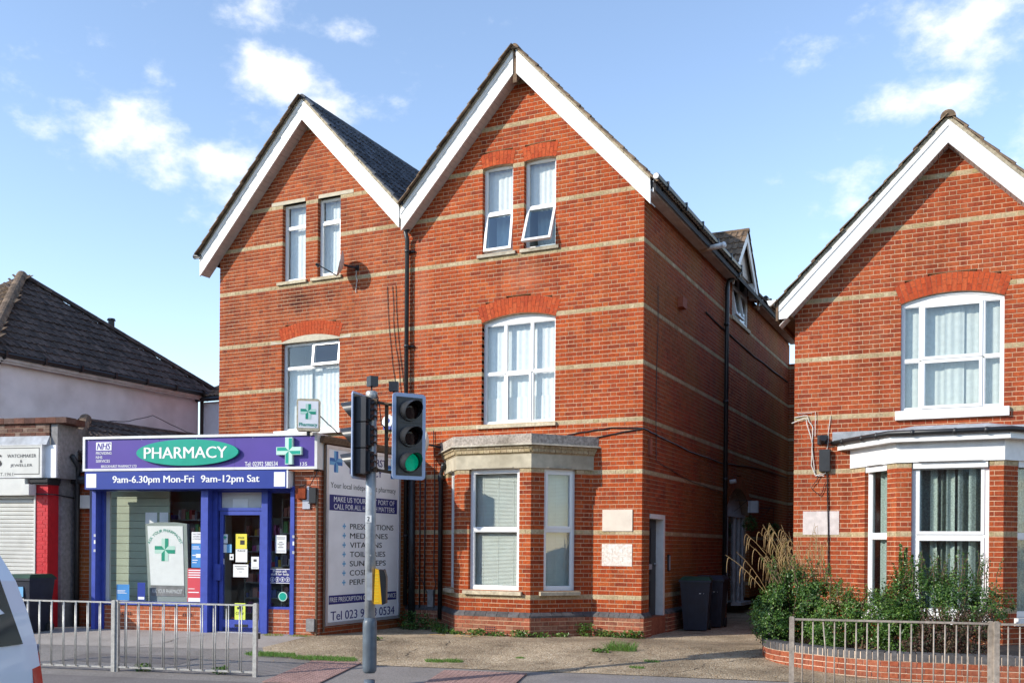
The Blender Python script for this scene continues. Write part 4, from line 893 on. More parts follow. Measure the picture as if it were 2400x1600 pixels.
# ============================================================ PHARMACY SHOP
sh = thing('pharmacy_shop', 'single storey pharmacy shopfront with blue posts, glass door and window', 'shop', FS.p(-2.3, -1, 0)); SH = House(sh)
ZBS = .05
SH.wall('pier', FS, -.46, 0, .02, 2.96, [], (), zb=ZBS, mk='shopbrick', mort='mortar_s')
FSE = Fr((-4.95, -2.9), rad(90))
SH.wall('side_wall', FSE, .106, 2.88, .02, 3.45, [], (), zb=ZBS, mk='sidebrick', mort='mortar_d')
FSH = Fr((FS.P + FS.n*-.2).xy, PHI)
SH.wall('stall_riser', FSH, -4.55, -2.36, .02, .50, [], (), zb=ZBS, mk='shopbrick', mort='mortar_s', base_o=.03, thick=.2)
SH.wall('stall_riser', FSH, -1.05, -.58, .02, .48, [], (), zb=ZBS, mk='shopbrick', mort='mortar_s', base_o=.03, thick=.2)
for q in (-4.0, -2.75):
    mb = MB(); mb.box(FSH, q, q+.22, .028, .036, .30, .37); v = obj('air_brick', mb, M['shopbrick'], sh); mb = MB()
    for i in range(5):
        for j in range(2): mb.box(FSH, q+.015+i*.041, q+.04+i*.041, .034, .039, .308+j*.032, .33+j*.032)
    obj('air_brick_holes', mb, M['dark'], v, kind='stuff')
def post(a, b, o0, o1, z0=.03, z1=2.66, mat='postblue', name='post'):
    mb = MB(); mb.box(FS, a, b, o0, o1, z0, z1); return obj(name, mb, M[mat], sh)
post(-4.50, -4.42, -.24, .03); post(-4.415, -4.36, -.24, -.14); post(-2.27, -2.13, -.24, .03); post(-.53, -.455, -.24, .03); post(-2.125, -2.04, -.26, -.13); post(-1.15, -1.03, -.26, -.10)
for q in (-4.50, -.53):
    for z in (1.75, 1.47): mb = MB(); mb.box(FS, q+.045, q+.085, .031, .034, z, z+.05); obj('warning_sticker', mb, M['alu'], sh)
    mb = MB(); mb.box(FS, q+.05, q+.08, .031, .034, 1.62, 1.69); obj('warning_sticker', mb, M['paper'], sh)
post(-4.42, -4.28, -.24, -.20, .52, 2.6, 'shutter', 'window_jamb')
mb = MB(); mb.box(FSH, -4.45, -2.2, -.1, .06, .50, .56); sill_o = obj('window_sill', mb, M['postblue'], sh)
mb = MB(); mb.box(FSH, -4.285, -2.36, -.012, 0, .56, 2.60); obj('window_pane', mb, M['glass_s'], sh)
mb = MB(); mb.box(FSH, -1.06, -.58, -.012, 0, .54, 2.60); obj('window_pane', mb, M['glass_s'], sh)
mb = MB(); bars(mb, FSH, -1.06, -.58, .475, 2.6, .045, -.04, .03); obj('window_frame', mb, M['postblue'], sh)
# glass door
mb = MB(); bars(mb, FSH, -2.01, -1.15, .06, 2.23, .07, -.04, .02); mb.box(FSH, -1.95, -1.2, -.04, .02, .06, .27); dr = obj('door', mb, M['postblue'], sh, label='blue framed glazed shop door')
mb = MB(); mb.box(FSH, -1.96, -1.2, -.012, -.002, .26, 2.18); obj('pane', mb, M['glass_s'], dr)
mb = MB(); mb.box(FSH, -1.70, -1.44, .02, .026, .14, .19); obj('letter_slot', mb, M['black'], dr)
mb = MB(); mb.box(FSH, -2.09, -1.96, .02, .09, .98, 1.27); obj('handle', mb, M['postblue'], dr)
mb = MB(); bars(mb, FSH, -2.04, -1.14, 2.24, 2.62, .05, -.06, .02); obj('transom_frame', mb, M['postblue'], dr)
mb = MB(); mb.box(FSH, -2.0, -1.18, -.03, -.015, 2.28, 2.57); obj('transom_panel', mb, M['shutter'], dr)
mb = MB(); mb.box(FSH, -1.77, -1.47, -.012, -.008, 2.29, 2.45); obj('transom_notice', mb, M['paper'], dr)
mb = MB(); mb.box(FSH, -2.02, -1.14, -.25, .12, -.02, .055); obj('threshold', mb, M['alu'], dr)
# interior
mb = MB(); P = FSH.p
for q in ([P(-4.75, -2.6, .1), P(-.5, -2.6, .1), P(-.5, -2.6, 2.8), P(-4.75, -2.6, 2.8)], [P(-4.75, -.05, 2.75), P(-.5, -.05, 2.75), P(-.5, -2.6, 2.75), P(-4.75, -2.6, 2.75)], [P(-4.3, -.05, .08), P(-.5, -.05, .08), P(-.5, -2.6, .08), P(-4.3, -2.6, .08)], [P(-.5, -.05, .1), P(-.5, -2.6, .1), P(-.5, -2.6, 2.8), P(-.5, -.05, 2.8)]): mb.face(q)
obj('interior', mb, M['room'], sh)
i = 0; z = .5
mb = MB(); mb.face([P(-4.75, -.05, .1), P(-4.75, -2.6, .1), P(-4.75, -2.6, 2.8), P(-4.75, -.05, 2.8)]); obj('interior_side', mb, M['room'], sh)
while z < 2.6: mb = MB(); mb.box(FSH, -4.6, -3.25, -.36, -.33, z, z+.135); obj('slatwall_board', mb, M['slat'], sh); z += .142
mb = MB(); mb.box(FSH, -4.5, -2.4, -.56, -.02, .46, .55); obj('display_deck', mb, M['shutter'], sh)
pal = [pm('stock_%d' % i, c, .45, .1, 6) for i, c in enumerate([(.6, .6, .58), (.45, .06, .06), (.05, .12, .4), (.1, .35, .12), (.6, .45, .08), (.4, .1, .3), (.05, .3, .4), (.12, .12, .14), (.55, .3, .25)])]
def shelf(name, a0, a1, o, zs, label, dep=.25):
    t = thing(name, label, 'shelf', FSH.p((a0+a1)/2, o, .08)); mb = MB()
    for z in zs: mb.box(FSH, a0, a1, o-dep, o, z-.02, z)
    mb.box(FSH, a0, a1, o-dep-.02, o-dep, .1, zs[-1]+.35); mb.box(FSH, a0-.02, a0, o-dep, o, .1, zs[-1]+.35); mb.box(FSH, a1, a1+.02, o-dep, o, .1, zs[-1]+.35); obj('rack', mb, M['stand'], t)
    mb = MB()
    for z in zs:
        a = a0+.01
        while a < a1-.05:
            w_ = R.uniform(.035, .10); h = R.uniform(.08, .22); mb.mi = R.randrange(len(pal))
            if R.random() < .9: mb.box(FSH, a, min(a+w_, a1-.005), o-R.uniform(.12, .2), o-R.uniform(.0, .06), z, z+h)
            a += w_+R.uniform(.003, .02)
    obj('stock', mb, pal, t, kind='stuff')
shelf('display_shelf', -1.15, -.56, -.75, (.35, .65, .95, 1.25, 1.55, 1.85, 2.15), 'stocked shelving behind the narrow right hand shop window')
shelf('display_shelf', -2.2, -1.25, -1.3, (.3, .6, .9, 1.2, 1.5, 1.8), 'stocked shelving seen through the glass shop door')
shelf('display_shelf', -3.6, -2.35, -.75, (.6, .9, 1.2, 1.5, 1.8, 2.1), 'shop shelving behind the large window and white display stand')
mb = MB(); rect(mb, FSH, -.32, -3.75, -3.5, 1.98, 2.22); rect(mb, FSH, -.32, -3.45, -3.27, 2.0, 2.22)
obj('product_cards', mb, M['board'], sh, kind='stuff')
# roof with hip at the left end
mb = MB(); T0, T1 = Vector((-12.0, -1.8, 4.26)), Vector((-12.0, 2.6, 4.26)); K0, K1 = Vector((-10.35, -3.5, 3.22)), Vector((-9.95, 2.6, 3.22)); K2 = Vector((-13.6, -3.5, 3.22))
mb.face([K0, K1, T1, T0]); mb.face([K2, K0, T0, Vector((-13.6, -1.8, 4.26))]); mb.face([FS.p(-4.5, -.1, 3.3), FS.p(-.02, -.1, 3.3), FS.p(-.02, -2.85, 3.3), FS.p(-4.5, -2.0, 3.3)]); sr = obj('roof', mb, M['dark'], sh)
Us = Vector((-2.05, 0, 1.04)); slope(sr, (-9.95, -3.5, 3.24), (0, 1, 0), Us, 6.1, Us.length, 'tile2', gauge=.3, inside=lambda a, u: a > u/Us.length*1.7-.1)
Uf = Vector((0, 1.7, 1.04)); slope(sr, (-13.6, -3.5, 3.24), (1, 0, 0), Uf, 3.4, Uf.length, 'tile3', gauge=.3, inside=lambda a, u: a < 3.25-u/Uf.length*1.65)
ridge(sr, K0+Vector((0, 0, .03)), T0+Vector((0, 0, .04)), .13, mat='tile3', L=.36); ridge(sr, T0, T1, .08, mat='tile2', L=.4)
mb = MB(); cable(mb, [(-12, -1.2, 4.34), (-12, -.6, 4.4), (-12, .1, 4.62), (-12, 1.2, 4.35), (-12, 2.4, 4.28)], .009); obj('cable', mb, M['black'], sr)
mb = MB(); mb.prism([FSE.p(-.05, .10, 3.42), FSE.p(-.05, .0, 3.42), FSE.p(-.05, .0, 3.5), FSE.p(-.05, .14, 3.5)], (0, 2.95, 0)); mb.box(FSE, -.02, 2.9, -.3, .13, 3.49, 3.54); obj('eaves_board', mb, M['twig'], sh)
mb = MB(); mb.box(FS, -.40, -.22, .0, .09, 2.44, 2.62); jb = obj('junction_box', mb, M['brick2'], sh); mb = MB(); mb.box(FS, -.155, -.03, .0, .08, 2.36, 2.63); obj('meter', mb, M['black'], jb); mb = MB(); mb.box(FS, -.30, -.16, .0, .03, 2.26, 2.42); mb.box(FS, -.21, -.17, .0, .05, 2.42, 2.66); obj('backplate', mb, M['alu'], jb)
mb = MB(); mb.box(FS, -.19, -.04, .0, .09, .12, .34); obj('vent_cover', mb, M['render'], sh)
mb = MB(); mb.tube([FS.p(-.025, .03, .03), FS.p(-.025, .03, 2.5)], .022, 8); mb.tube([FSE.p(.12, .03, 3.4), FSE.p(.12, .03, .1)], .02, 8); obj('conduit', mb, M['twig'], sh)
mb = MB(); cable(mb, [FS.p(-.42, .05, 2.55), FS.p(-.3, .1, 2.66), FS.p(-.12, .1, 2.68), FS.p(.0, .08, 2.9), FS.p(.02, .06, 3.5)], .008); cable(mb, [FS.p(-.15, .1, 2.36), FS.p(-.02, .1, 2.28), FS.p(.02, .08, 2.5), FS.p(-.02, .06, 2.8)], .006); cable(mb, [FS.p(.0, .03, 3.9), FSE.p(.4, .1, 3.62), FSE.p(1.2, .1, 3.55)], .01); obj('cable', mb, M['black'], sh)
SH.finish()
# window cards and posters
def card(nm, a0, a1, z0, z1, mat, label, cat='poster', o=.004, bars_=(), ink='ink'):
    t = thing(nm, label, cat, FSH.p((a0+a1)/2, o, z0)); mb = MB(); mb.box(FSH, a0, a1, o-.002, o, z0, z1); obj('sheet', mb, M[mat], t)
    for f0, f1, g0, g1 in bars_: m2 = MB(); rect(m2, FSH, o+.002, a0+(a1-a0)*f0, a0+(a1-a0)*f1, z0+(z1-z0)*g0, z0+(z1-z0)*g1); obj('print', m2, M[ink], t)
    return t
def tx(t, s, a0, a1, z0, z1, mat='ink', o=.0075, bold=0): text(t, s, FSH, o, a0, a1, z0, z1, mat, bold)
t = card('notice', -2.585, -2.37, 1.645, 1.85, 'paper', 'white notice about three customers at a time in the shop window'); tx(t, 'ONLY THREE', -2.56, -2.39, 1.80, 1.825); tx(t, 'CUSTOMERS AT', -2.56, -2.39, 1.755, 1.78); tx(t, 'A TIME PLEASE', -2.56, -2.39, 1.71, 1.735)
card('poster', -2.585, -2.37, 1.20, 1.635, 'blupaper', 'tall blue poster in the shop window above the red one', bars_=[(.08, .7, .86, .89), (.08, .8, .78, .81), (.42, .92, .42, .58), (.08, .5, .5, .54), (.08, .6, .3, .33), (.08, .5, .2, .23)], ink='letter')
card('poster', -2.66, -2.37, .575, 1.185, 'redpaper', 'red warning poster at the bottom of the shop window', bars_=[(.06, .94, .93, .96), (.06, .94, .86, .89), (.06, .9, .79, .82), (.06, .88, .72, .75), (.06, .5, .38, .4), (.06, .94, .0, .12), (.06, .8, .27, .3)], ink='letter')
card('poster', -4.13, -3.86, .575, .87, 'blupaper', 'light blue card at the left foot of the shop window', bars_=[(.08, .7, .6, .63), (.08, .65, .52, .55), (.08, .8, .44, .47)], ink='letter')
card('poster', -3.69, -3.53, .58, .91, 'signblue', 'deep blue leaflet beside the white display stand', bars_=[(.1, .9, .05, .2)], ink='letter')
t = card('notice', -1.70, -1.48, 1.55, 1.82, 'yelpaper', 'yellow notice on the glass shop door', bars_=[(.4, .8, .28, .58)]); tx(t, 'FREE', -1.65, -1.53, 1.735, 1.765)
t = card('notice', -1.70, -1.47, 1.31, 1.545, 'paper', 'white notice with scan code space under the yellow one'); tx(t, 'PLEASE', -1.66, -1.51, 1.50, 1.53)
card('notice', -1.745, -1.45, 1.04, 1.27, 'paper', 'white landscape letter taped to the shop door', bars_=[(.1, .9, .82, .86), (.2, .7, .7, .73), (.25, .75, .6, .63), (.4, .6, .4, .43)])
t = card('sticker', -1.97, -1.86, 1.65, 1.81, 'paper', 'small white sticker with green cross on the shop door', 'sticker'); cross_print(t, FSH, .0075, -1.915, 1.755, .035, .012, 'green', 'pgreen')
card('sticker', -1.975, -1.78, 1.48, 1.63, 'skyblue', 'blue and white sticker on the left of the shop door', 'sticker', bars_=[(0, .5, 0, 1)], ink='paper')
card('sticker', -1.82, -1.74, 1.35, 1.455, 'paper', 'tiny white sticker between the shop door notices', 'sticker', bars_=[(.3, .7, .3, .6)])
card('sticker', -1.975, -1.925, 1.27, 1.37, 'paper', 'tiny sticker with red mark near the door handle', 'sticker', bars_=[(.2, .8, .6, .9)], ink='redpaper')
card('notice', -1.39, -1.24, 1.19, 1.41, 'paper', 'narrow white notice at the right of the shop door', bars_=[(.3, .7, .6, .8), (.15, .85, .1, .13)])
t = card('notice', -1.71, -1.50, .27, .57, 'lime', 'lime green camera warning at the foot of the shop door'); tx(t, 'CCTV', -1.69, -1.53, .36, .41); mb = MB(); mb.box(FSH, -1.66, -1.55, .007, .009, .46, .5); mb.box(FSH, -1.62, -1.58, .007, .009, .42, .54); obj('print', mb, M['ink'], t)
card('notice', -.92, -.71, 1.48, 1.80, 'paper', 'white typed notice in the narrow right hand shop window', bars_=[(.12, .88, .85, .88), (.15, .85, .78, .8), (.35, .65, .6, .63), (.2, .8, .5, .53), (.35, .65, .4, .43), (.25, .75, .3, .33), (.12, .88, .12, .14)])
t = card('sign', -1.04, -.61, .94, 1.20, 'navy', 'navy help sign with four round symbols on the right shop window', 'sign')
mb = MB(); bars(mb, FSH, -1.04, -.61, .94, 1.20, .012, .003, .007); obj('border', mb, M['letter'], t); tx(t, 'Please ask', -.96, -.69, 1.135, 1.185, 'letter', .008, .01); tx(t, 'staff for help', -1.0, -.65, 1.07, 1.125, 'letter', .008, .01)
for k in range(4):
    mb = MB(); cxx = -.975+k*.10; mb.lathe(FSH.p(cxx, .005, 1.01), FSH.n, [(0, .042), (.003, .042)], 14); d_ = obj('symbol', mb, M['letter'], t); mb = MB(); mb.lathe(FSH.p(cxx, .006, 1.01), FSH.n, [(0, .034), (.003, .034)], 14); obj('symbol_disc', mb, M['navy'], d_); mb = MB(); mb.box(FSH, cxx-.006, cxx+.008, .009, .0105, .985, 1.03); mb.box(FSH, cxx-.015, cxx+.018, .009, .0105, .998+.004*k, 1.008+.004*k); obj('symbol_figure', mb, M['letter'], d_)
t = thing('sticker', 'round turquoise sticker low on the right shop window', 'sticker', FSH.p(-.77, .004, .62)); mb = MB(); mb.lathe(FSH.p(-.77, .002, .705), FSH.n, [(0, .085), (.003, .085)], 20); obj('ring', mb, M['paleg'], t); mb = MB(); mb.lathe(FSH.p(-.77, .004, .705), FSH.n, [(0, .07), (.003, .07)], 20); obj('disc', mb, M['green'], t)
t = thing('display_stand', 'white display stand with green cross reading ask your pharmacist, in shop window', 'display stand', FSH.p(-3.17, -.12, .55))
mb = MB(); mb.prism([FSH.p(-3.62, -.12, 2.0), FSH.p(-3.35, -.12, 2.03), FSH.p(-3.0, -.12, 2.03), FSH.p(-2.76, -.12, 2.0), FSH.p(-2.70, -.12, .56), FSH.p(-3.54, -.12, .56)], FSH.n*-.08); obj('panel', mb, M['stand'], t)
mb = MB(); mb.prism([FSH.p(-3.57, -.112, 1.96), FSH.p(-2.84, -.112, 1.96), FSH.p(-2.80, -.112, .86), FSH.p(-3.49, -.112, .86)], FSH.n*-.005); obj('face', mb, M['paper'], t)
mb = MB(); mb.prism([FSH.p(-3.49, -.111, .85), FSH.p(-2.80, -.111, .85), FSH.p(-2.79, -.111, .66), FSH.p(-3.48, -.111, .66)], FSH.n*-.005); obj('foot_band', mb, M['render'], t)
cross_print(t, FSH, -.108, -3.2, 1.52, .21, .07, 'paleg', 'pgreen'); text(t, 'ASK YOUR PHARMACIST', FSH, -.106, -3.46, -2.83, .715, .79, 'letter', .005)
def arcfn(a, z):
    q = a; r = .33+z; return FSH.p(-3.2+r*math.sin(q), -.107, 1.52+r*math.cos(q))
text(t, 'ASK YOUR PHARMACIST', FSH, 0, -1.25, 1.25, 0, .055, 'pgreen', .005, fn=arcfn)
# fascia signs
t = thing('fascia_sign', 'long purple sign reading PHARMACY in a green oval over the shopfront', 'sign', FS.p(-2.27, .1, 2.96)); O1 = .17
mb = MB(); mb.box(FS, -4.55, -.02, -.05, O1-.03, 2.975, 3.545); obj('sign_face', mb, M['purple'], t)
mb = MB(); bars(mb, FS, -4.60, .03, 2.95, 3.58, .045, -.08, O1); mb.box(FS, .03, .034, -.3, O1, 2.95, 3.58); obj('sign_frame', mb, M['wpaint'], t)
mb = MB(); mb.box(FS, -.0, .03, -.4, -.085, 2.96, 3.57); obj('sign_end', mb, M['board'], t)
Lf = O1-.026
for q in (-3.05, -1.55): mb = MB(); mb.box(FS, q, q+.006, O1-.031, O1-.0285, 2.99, 3.53); obj('panel_seam', mb, M['navy'], t)
for q in (-4.5, -3.4, -2.3, -1.2, -.1): mb = MB(); mb.lathe(FS.p(q, O1-.031, 3.515), FS.n, [(0, .009), (.006, .007)], 8); obj('screw', mb, M['alu'], t)
mb = MB(); rect(mb, FS, Lf, -4.34, -4.02, 3.33, 3.48); obj('logo_box', mb, M['letter'], t); text(t, 'NHS', FS, Lf+.002, -4.32, -4.04, 3.345, 3.465, 'purple', .02, .25)
for s_, a0, a1, z0, z1 in (('PROVIDING', -4.34, -4.02, 3.255, 3.305), ('NHS', -4.34, -4.21, 3.18, 3.23), ('SERVICES', -4.34, -4.05, 3.11, 3.16), ('BROCKHURST PHARMACY LTD', -4.23, -3.50, 3.015, 3.06), ('Tel: 02392 580534', -1.35, -.72, 3.01, 3.09), ('135', -.29, -.165, 3.012, 3.07)): text(t, s_, FS, Lf, a0, a1, z0, z1, 'letter', .012)
pts = [FS.p(-2.46+1.01*math.cos(q*math.pi/24), Lf+.06, 3.265+.235*math.sin(q*math.pi/24)) for q in range(48)]; mb = MB(); mb.prism(pts, FS.n*-.05); ov = obj('oval', mb, M['green'], t); text(ov, 'PHARMACY', FS, Lf+.063, -3.31, -1.67, 3.16, 3.365, 'letter', .015)
mb = MB(); cross_solid(mb, FS, Lf, Lf+.07, -.48, 3.265, .235, .068); cr_ = obj('cross', mb, M['paleg'], t); cross_print(cr_, FS, Lf+.0715, -.48, 3.265, .22, .06, 'paleg', 'green')
t = thing('hours_sign', 'blue opening hours sign under the purple fascia', 'sign', FS.p(-2.5, .2, 2.62)); O2 = .20
mb = MB(); mb.box(FS, -4.53, -.53, -.1, O2, 2.615, 2.935); obj('sign_box', mb, M['signblue'], t); mb = MB(); mb.box(FS, -.53, -.50, -.12, O2-.004, 2.62, 2.93); obj('sign_end', mb, M['board'], t)
mb = MB(); rect(mb, FS, O2+.003, -4.50, -4.29, 2.645, 2.90); obj('blank_panel', mb, M['paper'], t); mb = MB(); rect(mb, FS, O2+.003, -.76, -.55, 2.645, 2.90); obj('blank_panel', mb, M['paper'], t)
text(t, '9am-6.30pm Mon-Fri', FS, O2+.003, -3.95, -2.31, 2.69, 2.855, 'letter', .022); text(t, '9am-12pm Sat', FS, O2+.003, -2.17, -1.04, 2.69, 2.855, 'letter', .022)
mb = MB(); mb.box(FS, -4.5, -.5, -.26, .1, 2.60, 2.64); obj('shutter_box', mb, M['signblue'], t)
# projecting lightbox sign above the corner
FPJ = Fr(FS.p(-.05, .35, 0).xy, rad(13+20)); t = thing('projecting_sign', 'small rounded lightbox sign with green cross over the shop corner', 'sign', FPJ.p(0, 0, 3.58))
pts = []
for cx_, cz_, q0 in ((.155, 4.09, 0), (-.155, 4.09, 90), (-.155, 3.62, 180), (.155, 3.62, 270)):
    for k in range(5): q = rad(q0+k*22.5); pts.append(FPJ.p(cx_+.04*math.cos(q), .07, cz_+.04*math.sin(q)))
mb = MB(); mb.prism(pts, FPJ.n*-.17); obj('sign_box', mb, M['sill'], t)
mb = MB(); mb.box(FPJ, -.17, .17, .068, .074, 3.63, 4.09); obj('sign_face', mb, M['board'], t)
cross_print(t, FPJ, .077, .0, 3.91, .13, .045, 'paleg', 'pgreen'); text(t, 'Pharmacy', FPJ, .077, -.15, .15, 3.64, 3.72, 'pgreen', .01)
mb = MB(); mb.tube([FPJ.p(0, -.1, 3.7), FPJ.p(0, -.55, 3.55)], .025, 6); mb.tube([FPJ.p(0, 0, 3.6), FPJ.p(0, 0, 3.5)], .03, 6); obj('bracket', mb, M['iron'], t)
# tall board on the side wall
FB = Fr((-4.95, 0), rad(90)); t = thing('advertising_board', 'tall white board listing pharmacy services on the side wall behind traffic light', 'sign', FB.p(-1.5, .05, .22))
mb = MB(); mb.box(FB, -2.74, -.35, .008, .045, .22, 3.38); obj('board', mb, M['board'], t); mb = MB(); bars(mb, FB, -2.76, -.33, .20, 3.40, .06, .0, .06); obj('frame', mb, M['alu'], t)
bo_ = .048
for z0, z1 in ((2.25, 2.53), (.575, .735)): mb = MB(); rect(mb, FB, bo_, -2.66, -.45, z0, z1); obj('blue_strip', mb, M['navy'], t)
cross_print(t, FB, bo_, -2.47, 3.12, .19, .062, 'skyblue', 'midblue'); cross_print(t, FB, bo_, -.62, 3.12, .19, .062, 'skyblue', 'midblue')
text(t, 'BROCKHURST', FB, bo_, -2.2, -.85, 3.13, 3.27, 'navy', .02); text(t, 'PHARMACY', FB, bo_, -2.05, -1.0, 2.93, 3.06, 'navy', .02)
text(t, 'Your local independent pharmacy', FB, bo_, -2.63, -.5, 2.62, 2.75, 'ink', .006)
text(t, 'MAKE US YOUR FIRST PORT OF', FB, bo_+.002, -2.53, -.55, 2.405, 2.50, 'letter', .012); text(t, 'CALL FOR ALL HEALTH MATTERS', FB, bo_+.002, -2.53, -.55, 2.275, 2.37, 'letter', .012)
for i, (s_, a1) in enumerate((('PRESCRIPTIONS', -.58), ('MEDICINES', -.78), ('VITAMINS', -.98), ('TOILETRIES', -.86), ('SUN PREPS', -.84), ('COSMETICS', -.84), ('PERFUMES', -.98))):
    z = 1.925-i*.17; text(t, s_, FB, bo_, -2.03, a1, z, z+.10, 'ink', .012)
    mb = MB(); rect(mb, FB, bo_, -2.26, -2.16, z+.035, z+.065); rect(mb, FB, bo_+.001, -2.225, -2.195, z, z+.10); obj('bullet', mb, M['skyblue'], t)
text(t, 'FREE PRESCRIPTION COLLECTION SERVICE', FB, bo_+.002, -2.63, -.48, .615, .70, 'letter', .010); text(t, 'Tel 023 9258 0534', FB, bo_, -2.6, -.52, .29, .45, 'navy', .012)

# ============================================================ WATCHMAKER'S SHOP
wk = thing('watchmaker_shop', 'low jeweller shop with red brick pier and white roller shutter', 'shop', FS.p(-6.8, -.5, 0)); WK = House(wk)
WK.wall('pier', FS, -5.72, -5.46, .40, 2.76, [], (), zb=ZBS, mk='red', bandk='red', mort='red', depth=.1)
WK.wall('pier_foot', FS, -5.72, -5.46, -.05, .40, [], (), zb=ZBS, mk='sidebrick', mort='mortar_d')
mb = MB(); mb.box(FS, -5.72, -5.462, -.6, -.102, 0, 2.76); obj('pier_return', mb, M['red'], wk)
mb = MB(); mb.box(FS, -5.80, -5.42, -.3, .07, 2.76, 2.84); mb.box(FS, -5.77, -5.44, -.3, .04, 2.72, 2.76); obj('pier_cap', mb, M['dark'], wk)
mb = MB(); mb.box(FS, -5.60, -5.40, -1.1, -.30, 0, 3.86); mb.box(FS, -9.2, -5.40, -1.1, -.9, 2.5, 3.86); mb.box(FS, -5.42, -5.28, -.62, -.02, 2.85, 3.86); obj('side_wall', mb, M['render'], wk)
WK.wall('parapet', FS, -8.6, -5.44, 3.64, 3.87, [], (), zb=ZBS, mk='oldbrick', mort='mortar_d')
n = 14
for i in range(n): mb = MB(); a = -8.2+i*.226; mb.box(FS, a, a+.22, -.24, .05, 3.87, 3.975+R.uniform(-.004, .004)); obj('coping_brick', mb, M['oldbrick'], wk)
mb = MB(); mb.box(FS, -5.45, -5.12, -.6, .03, 3.86, 3.98); obj('coping_end', mb, M['oldbrick'], wk)
mb = MB(); mb.prism([FS.p(-8.6, .0, 3.64), FS.p(-8.6, .10, 3.46), FS.p(-8.6, .0, 3.46)], FS.e*3.17); obj('lead_flashing', mb, M['leadgrey'], wk)
mb = MB(); mb.box(FS, -8.6, -5.28, -.1, .02, 2.85, 3.46); obj('fascia_back', mb, M['board'], wk)
mb = MB(); mb.box(FS, -8.6, -5.87, -.1, .12, 2.52, 2.83); obj('shutter_housing', mb, M['shutter'], wk)
z = .05
while z < 2.5: mb = MB(); mb.prism([FS.p(-8.6, -.07, z), FS.p(-8.6, -.045, z+.01), FS.p(-8.6, -.04, z+.055), FS.p(-8.6, -.06, z+.07), FS.p(-8.6, -.09, z+.07)], FS.e*2.87); obj('shutter_slat', mb, M['shutter'], wk); z += .075
mb = MB(); mb.box(FS, -5.75, -5.715, -.08, .02, 0, 2.52); obj('shutter_guide', mb, M['shutter'], wk)
mb = MB(); mb.box(FS, -5.86, -5.70, .02, .22, 2.52, 2.72); obj('alarm_box', mb, M['shutter'], wk)
mb = MB(); mb.tube([FS.p(-5.7, .02, 2.55), FS.p(-5.44, .03, 2.54), FS.p(-5.39, -.1, 2.54), FS.p(-5.39, -.66, 2.5)], .012, 6); obj('cable', mb, M['black'], wk)
WK.finish()
t = thing('fascia_sign', 'cream watchmaker and jeweller sign above white roller shutter', 'sign', FS.p(-6.6, .1, 2.86))
mb = MB(); mb.box(FS, -8.6, -5.52, .02, .10, 2.86, 3.46); obj('sign_board', mb, M['shutter'], t)
mb = MB(); bars(mb, FS, -8.6, -5.57, 2.91, 3.41, .012, .10, .103); obj('border', mb, M['ink'], t); mb = MB(); bars(mb, FS, -8.62, -5.51, 2.845, 3.47, .02, .0, .108); obj('trim', mb, M['oldwhite'], t)
mb = MB(); rect(mb, FS, .1035, -6.45, -6.12, 2.88, 2.96); obj('patch', mb, M['shutter'], t)
text(t, 'WATCHMAKER', FS, .104, -6.27, -5.64, 3.225, 3.29, 'ink', .008); text(t, '&', FS, .104, -5.99, -5.94, 3.13, 3.185, 'ink', .008); text(t, 'JEWELLER', FS, .104, -6.20, -5.72, 3.04, 3.105, 'ink', .008); text(t, 'EST.1961', FS, .105, -6.52, -6.14, 2.89, 2.945, 'ink', .008); text(t, "S", FS, .105, -6.56, -6.39, 3.06, 3.29, 'ink', .02)
# recess between the two shops
al = thing('alley_wall', 'dark red brick wall in the recess between the two shops', 'wall', FS.p(-5, -.8, 0)); AW = House(al)
FA = Fr((FS.P + FS.n*-.68).xy, PHI)
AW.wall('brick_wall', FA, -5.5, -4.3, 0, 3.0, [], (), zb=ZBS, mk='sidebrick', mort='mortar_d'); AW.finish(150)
mb = MB(); mb.box(FA, -5.5, -4.3, -.1, .06, 3.0, 3.14); obj('beam', mb, M['render'], al)
mb = MB(); mb.tube([FA.p(-5.28, .08, .02), FA.p(-5.28, .08, 2.95), FA.p(-5.24, .1, 3.1), FA.p(-5.24, .3, 3.3)], .05, 10); mb.box(FA, -5.42, -5.1, .02, .12, 2.78, 2.92); obj('downpipe', mb, M['iron'], al, True)
mb = MB(); mb.box(FA, -5.19, -4.86, .0, .12, 2.30, 2.55); obj('cabinet', mb, M['shutter'], al)

# ============================================================ WHITE HOUSE behind the shops
wh = thing('rendered_house', 'white rendered house with brown hipped tile roof behind the jeweller shop', 'house', (-15, -.2, 0)); FWH = Fr((-13, 0), rad(90))
mb = MB(); mb.box(FWH, -3.3, 2.62, -6, 0, 0, 5.42); obj('wall', mb, M['lav'], wh)
mb = MB(); mb.box(FWH, -3.5, 2.8, -.05, .20, 5.40, 5.47); mb.box(FWH, -3.5, 2.8, .14, .17, 5.36, 5.47); obj('eaves_board', mb, M['oldwhite'], wh)
mb = MB(); mb.tube([FWH.p(-3.6, .24, 5.53), FWH.p(2.9, .24, 5.53)], .06, 8)
for q in range(7): mb.box(FWH, -3.2+q*.95, -3.15+q*.95, .15, .31, 5.46, 5.6)
obj('gutter', mb, M['black'], wh)
mb = MB(); mb.tube([FWH.p(2.75, .2, 5.5), FWH.p(2.68, .07, 5.35), FWH.p(2.68, .07, 3)], .05, 8); obj('downpipe', mb, M['black'], wh); mb = MB(); mb.tube([FWH.p(-3.15, .2, 5.5), FWH.p(-3.25, .07, 5.3), FWH.p(-3.25, .07, 3)], .05, 8); obj('downpipe', mb, M['black'], wh)
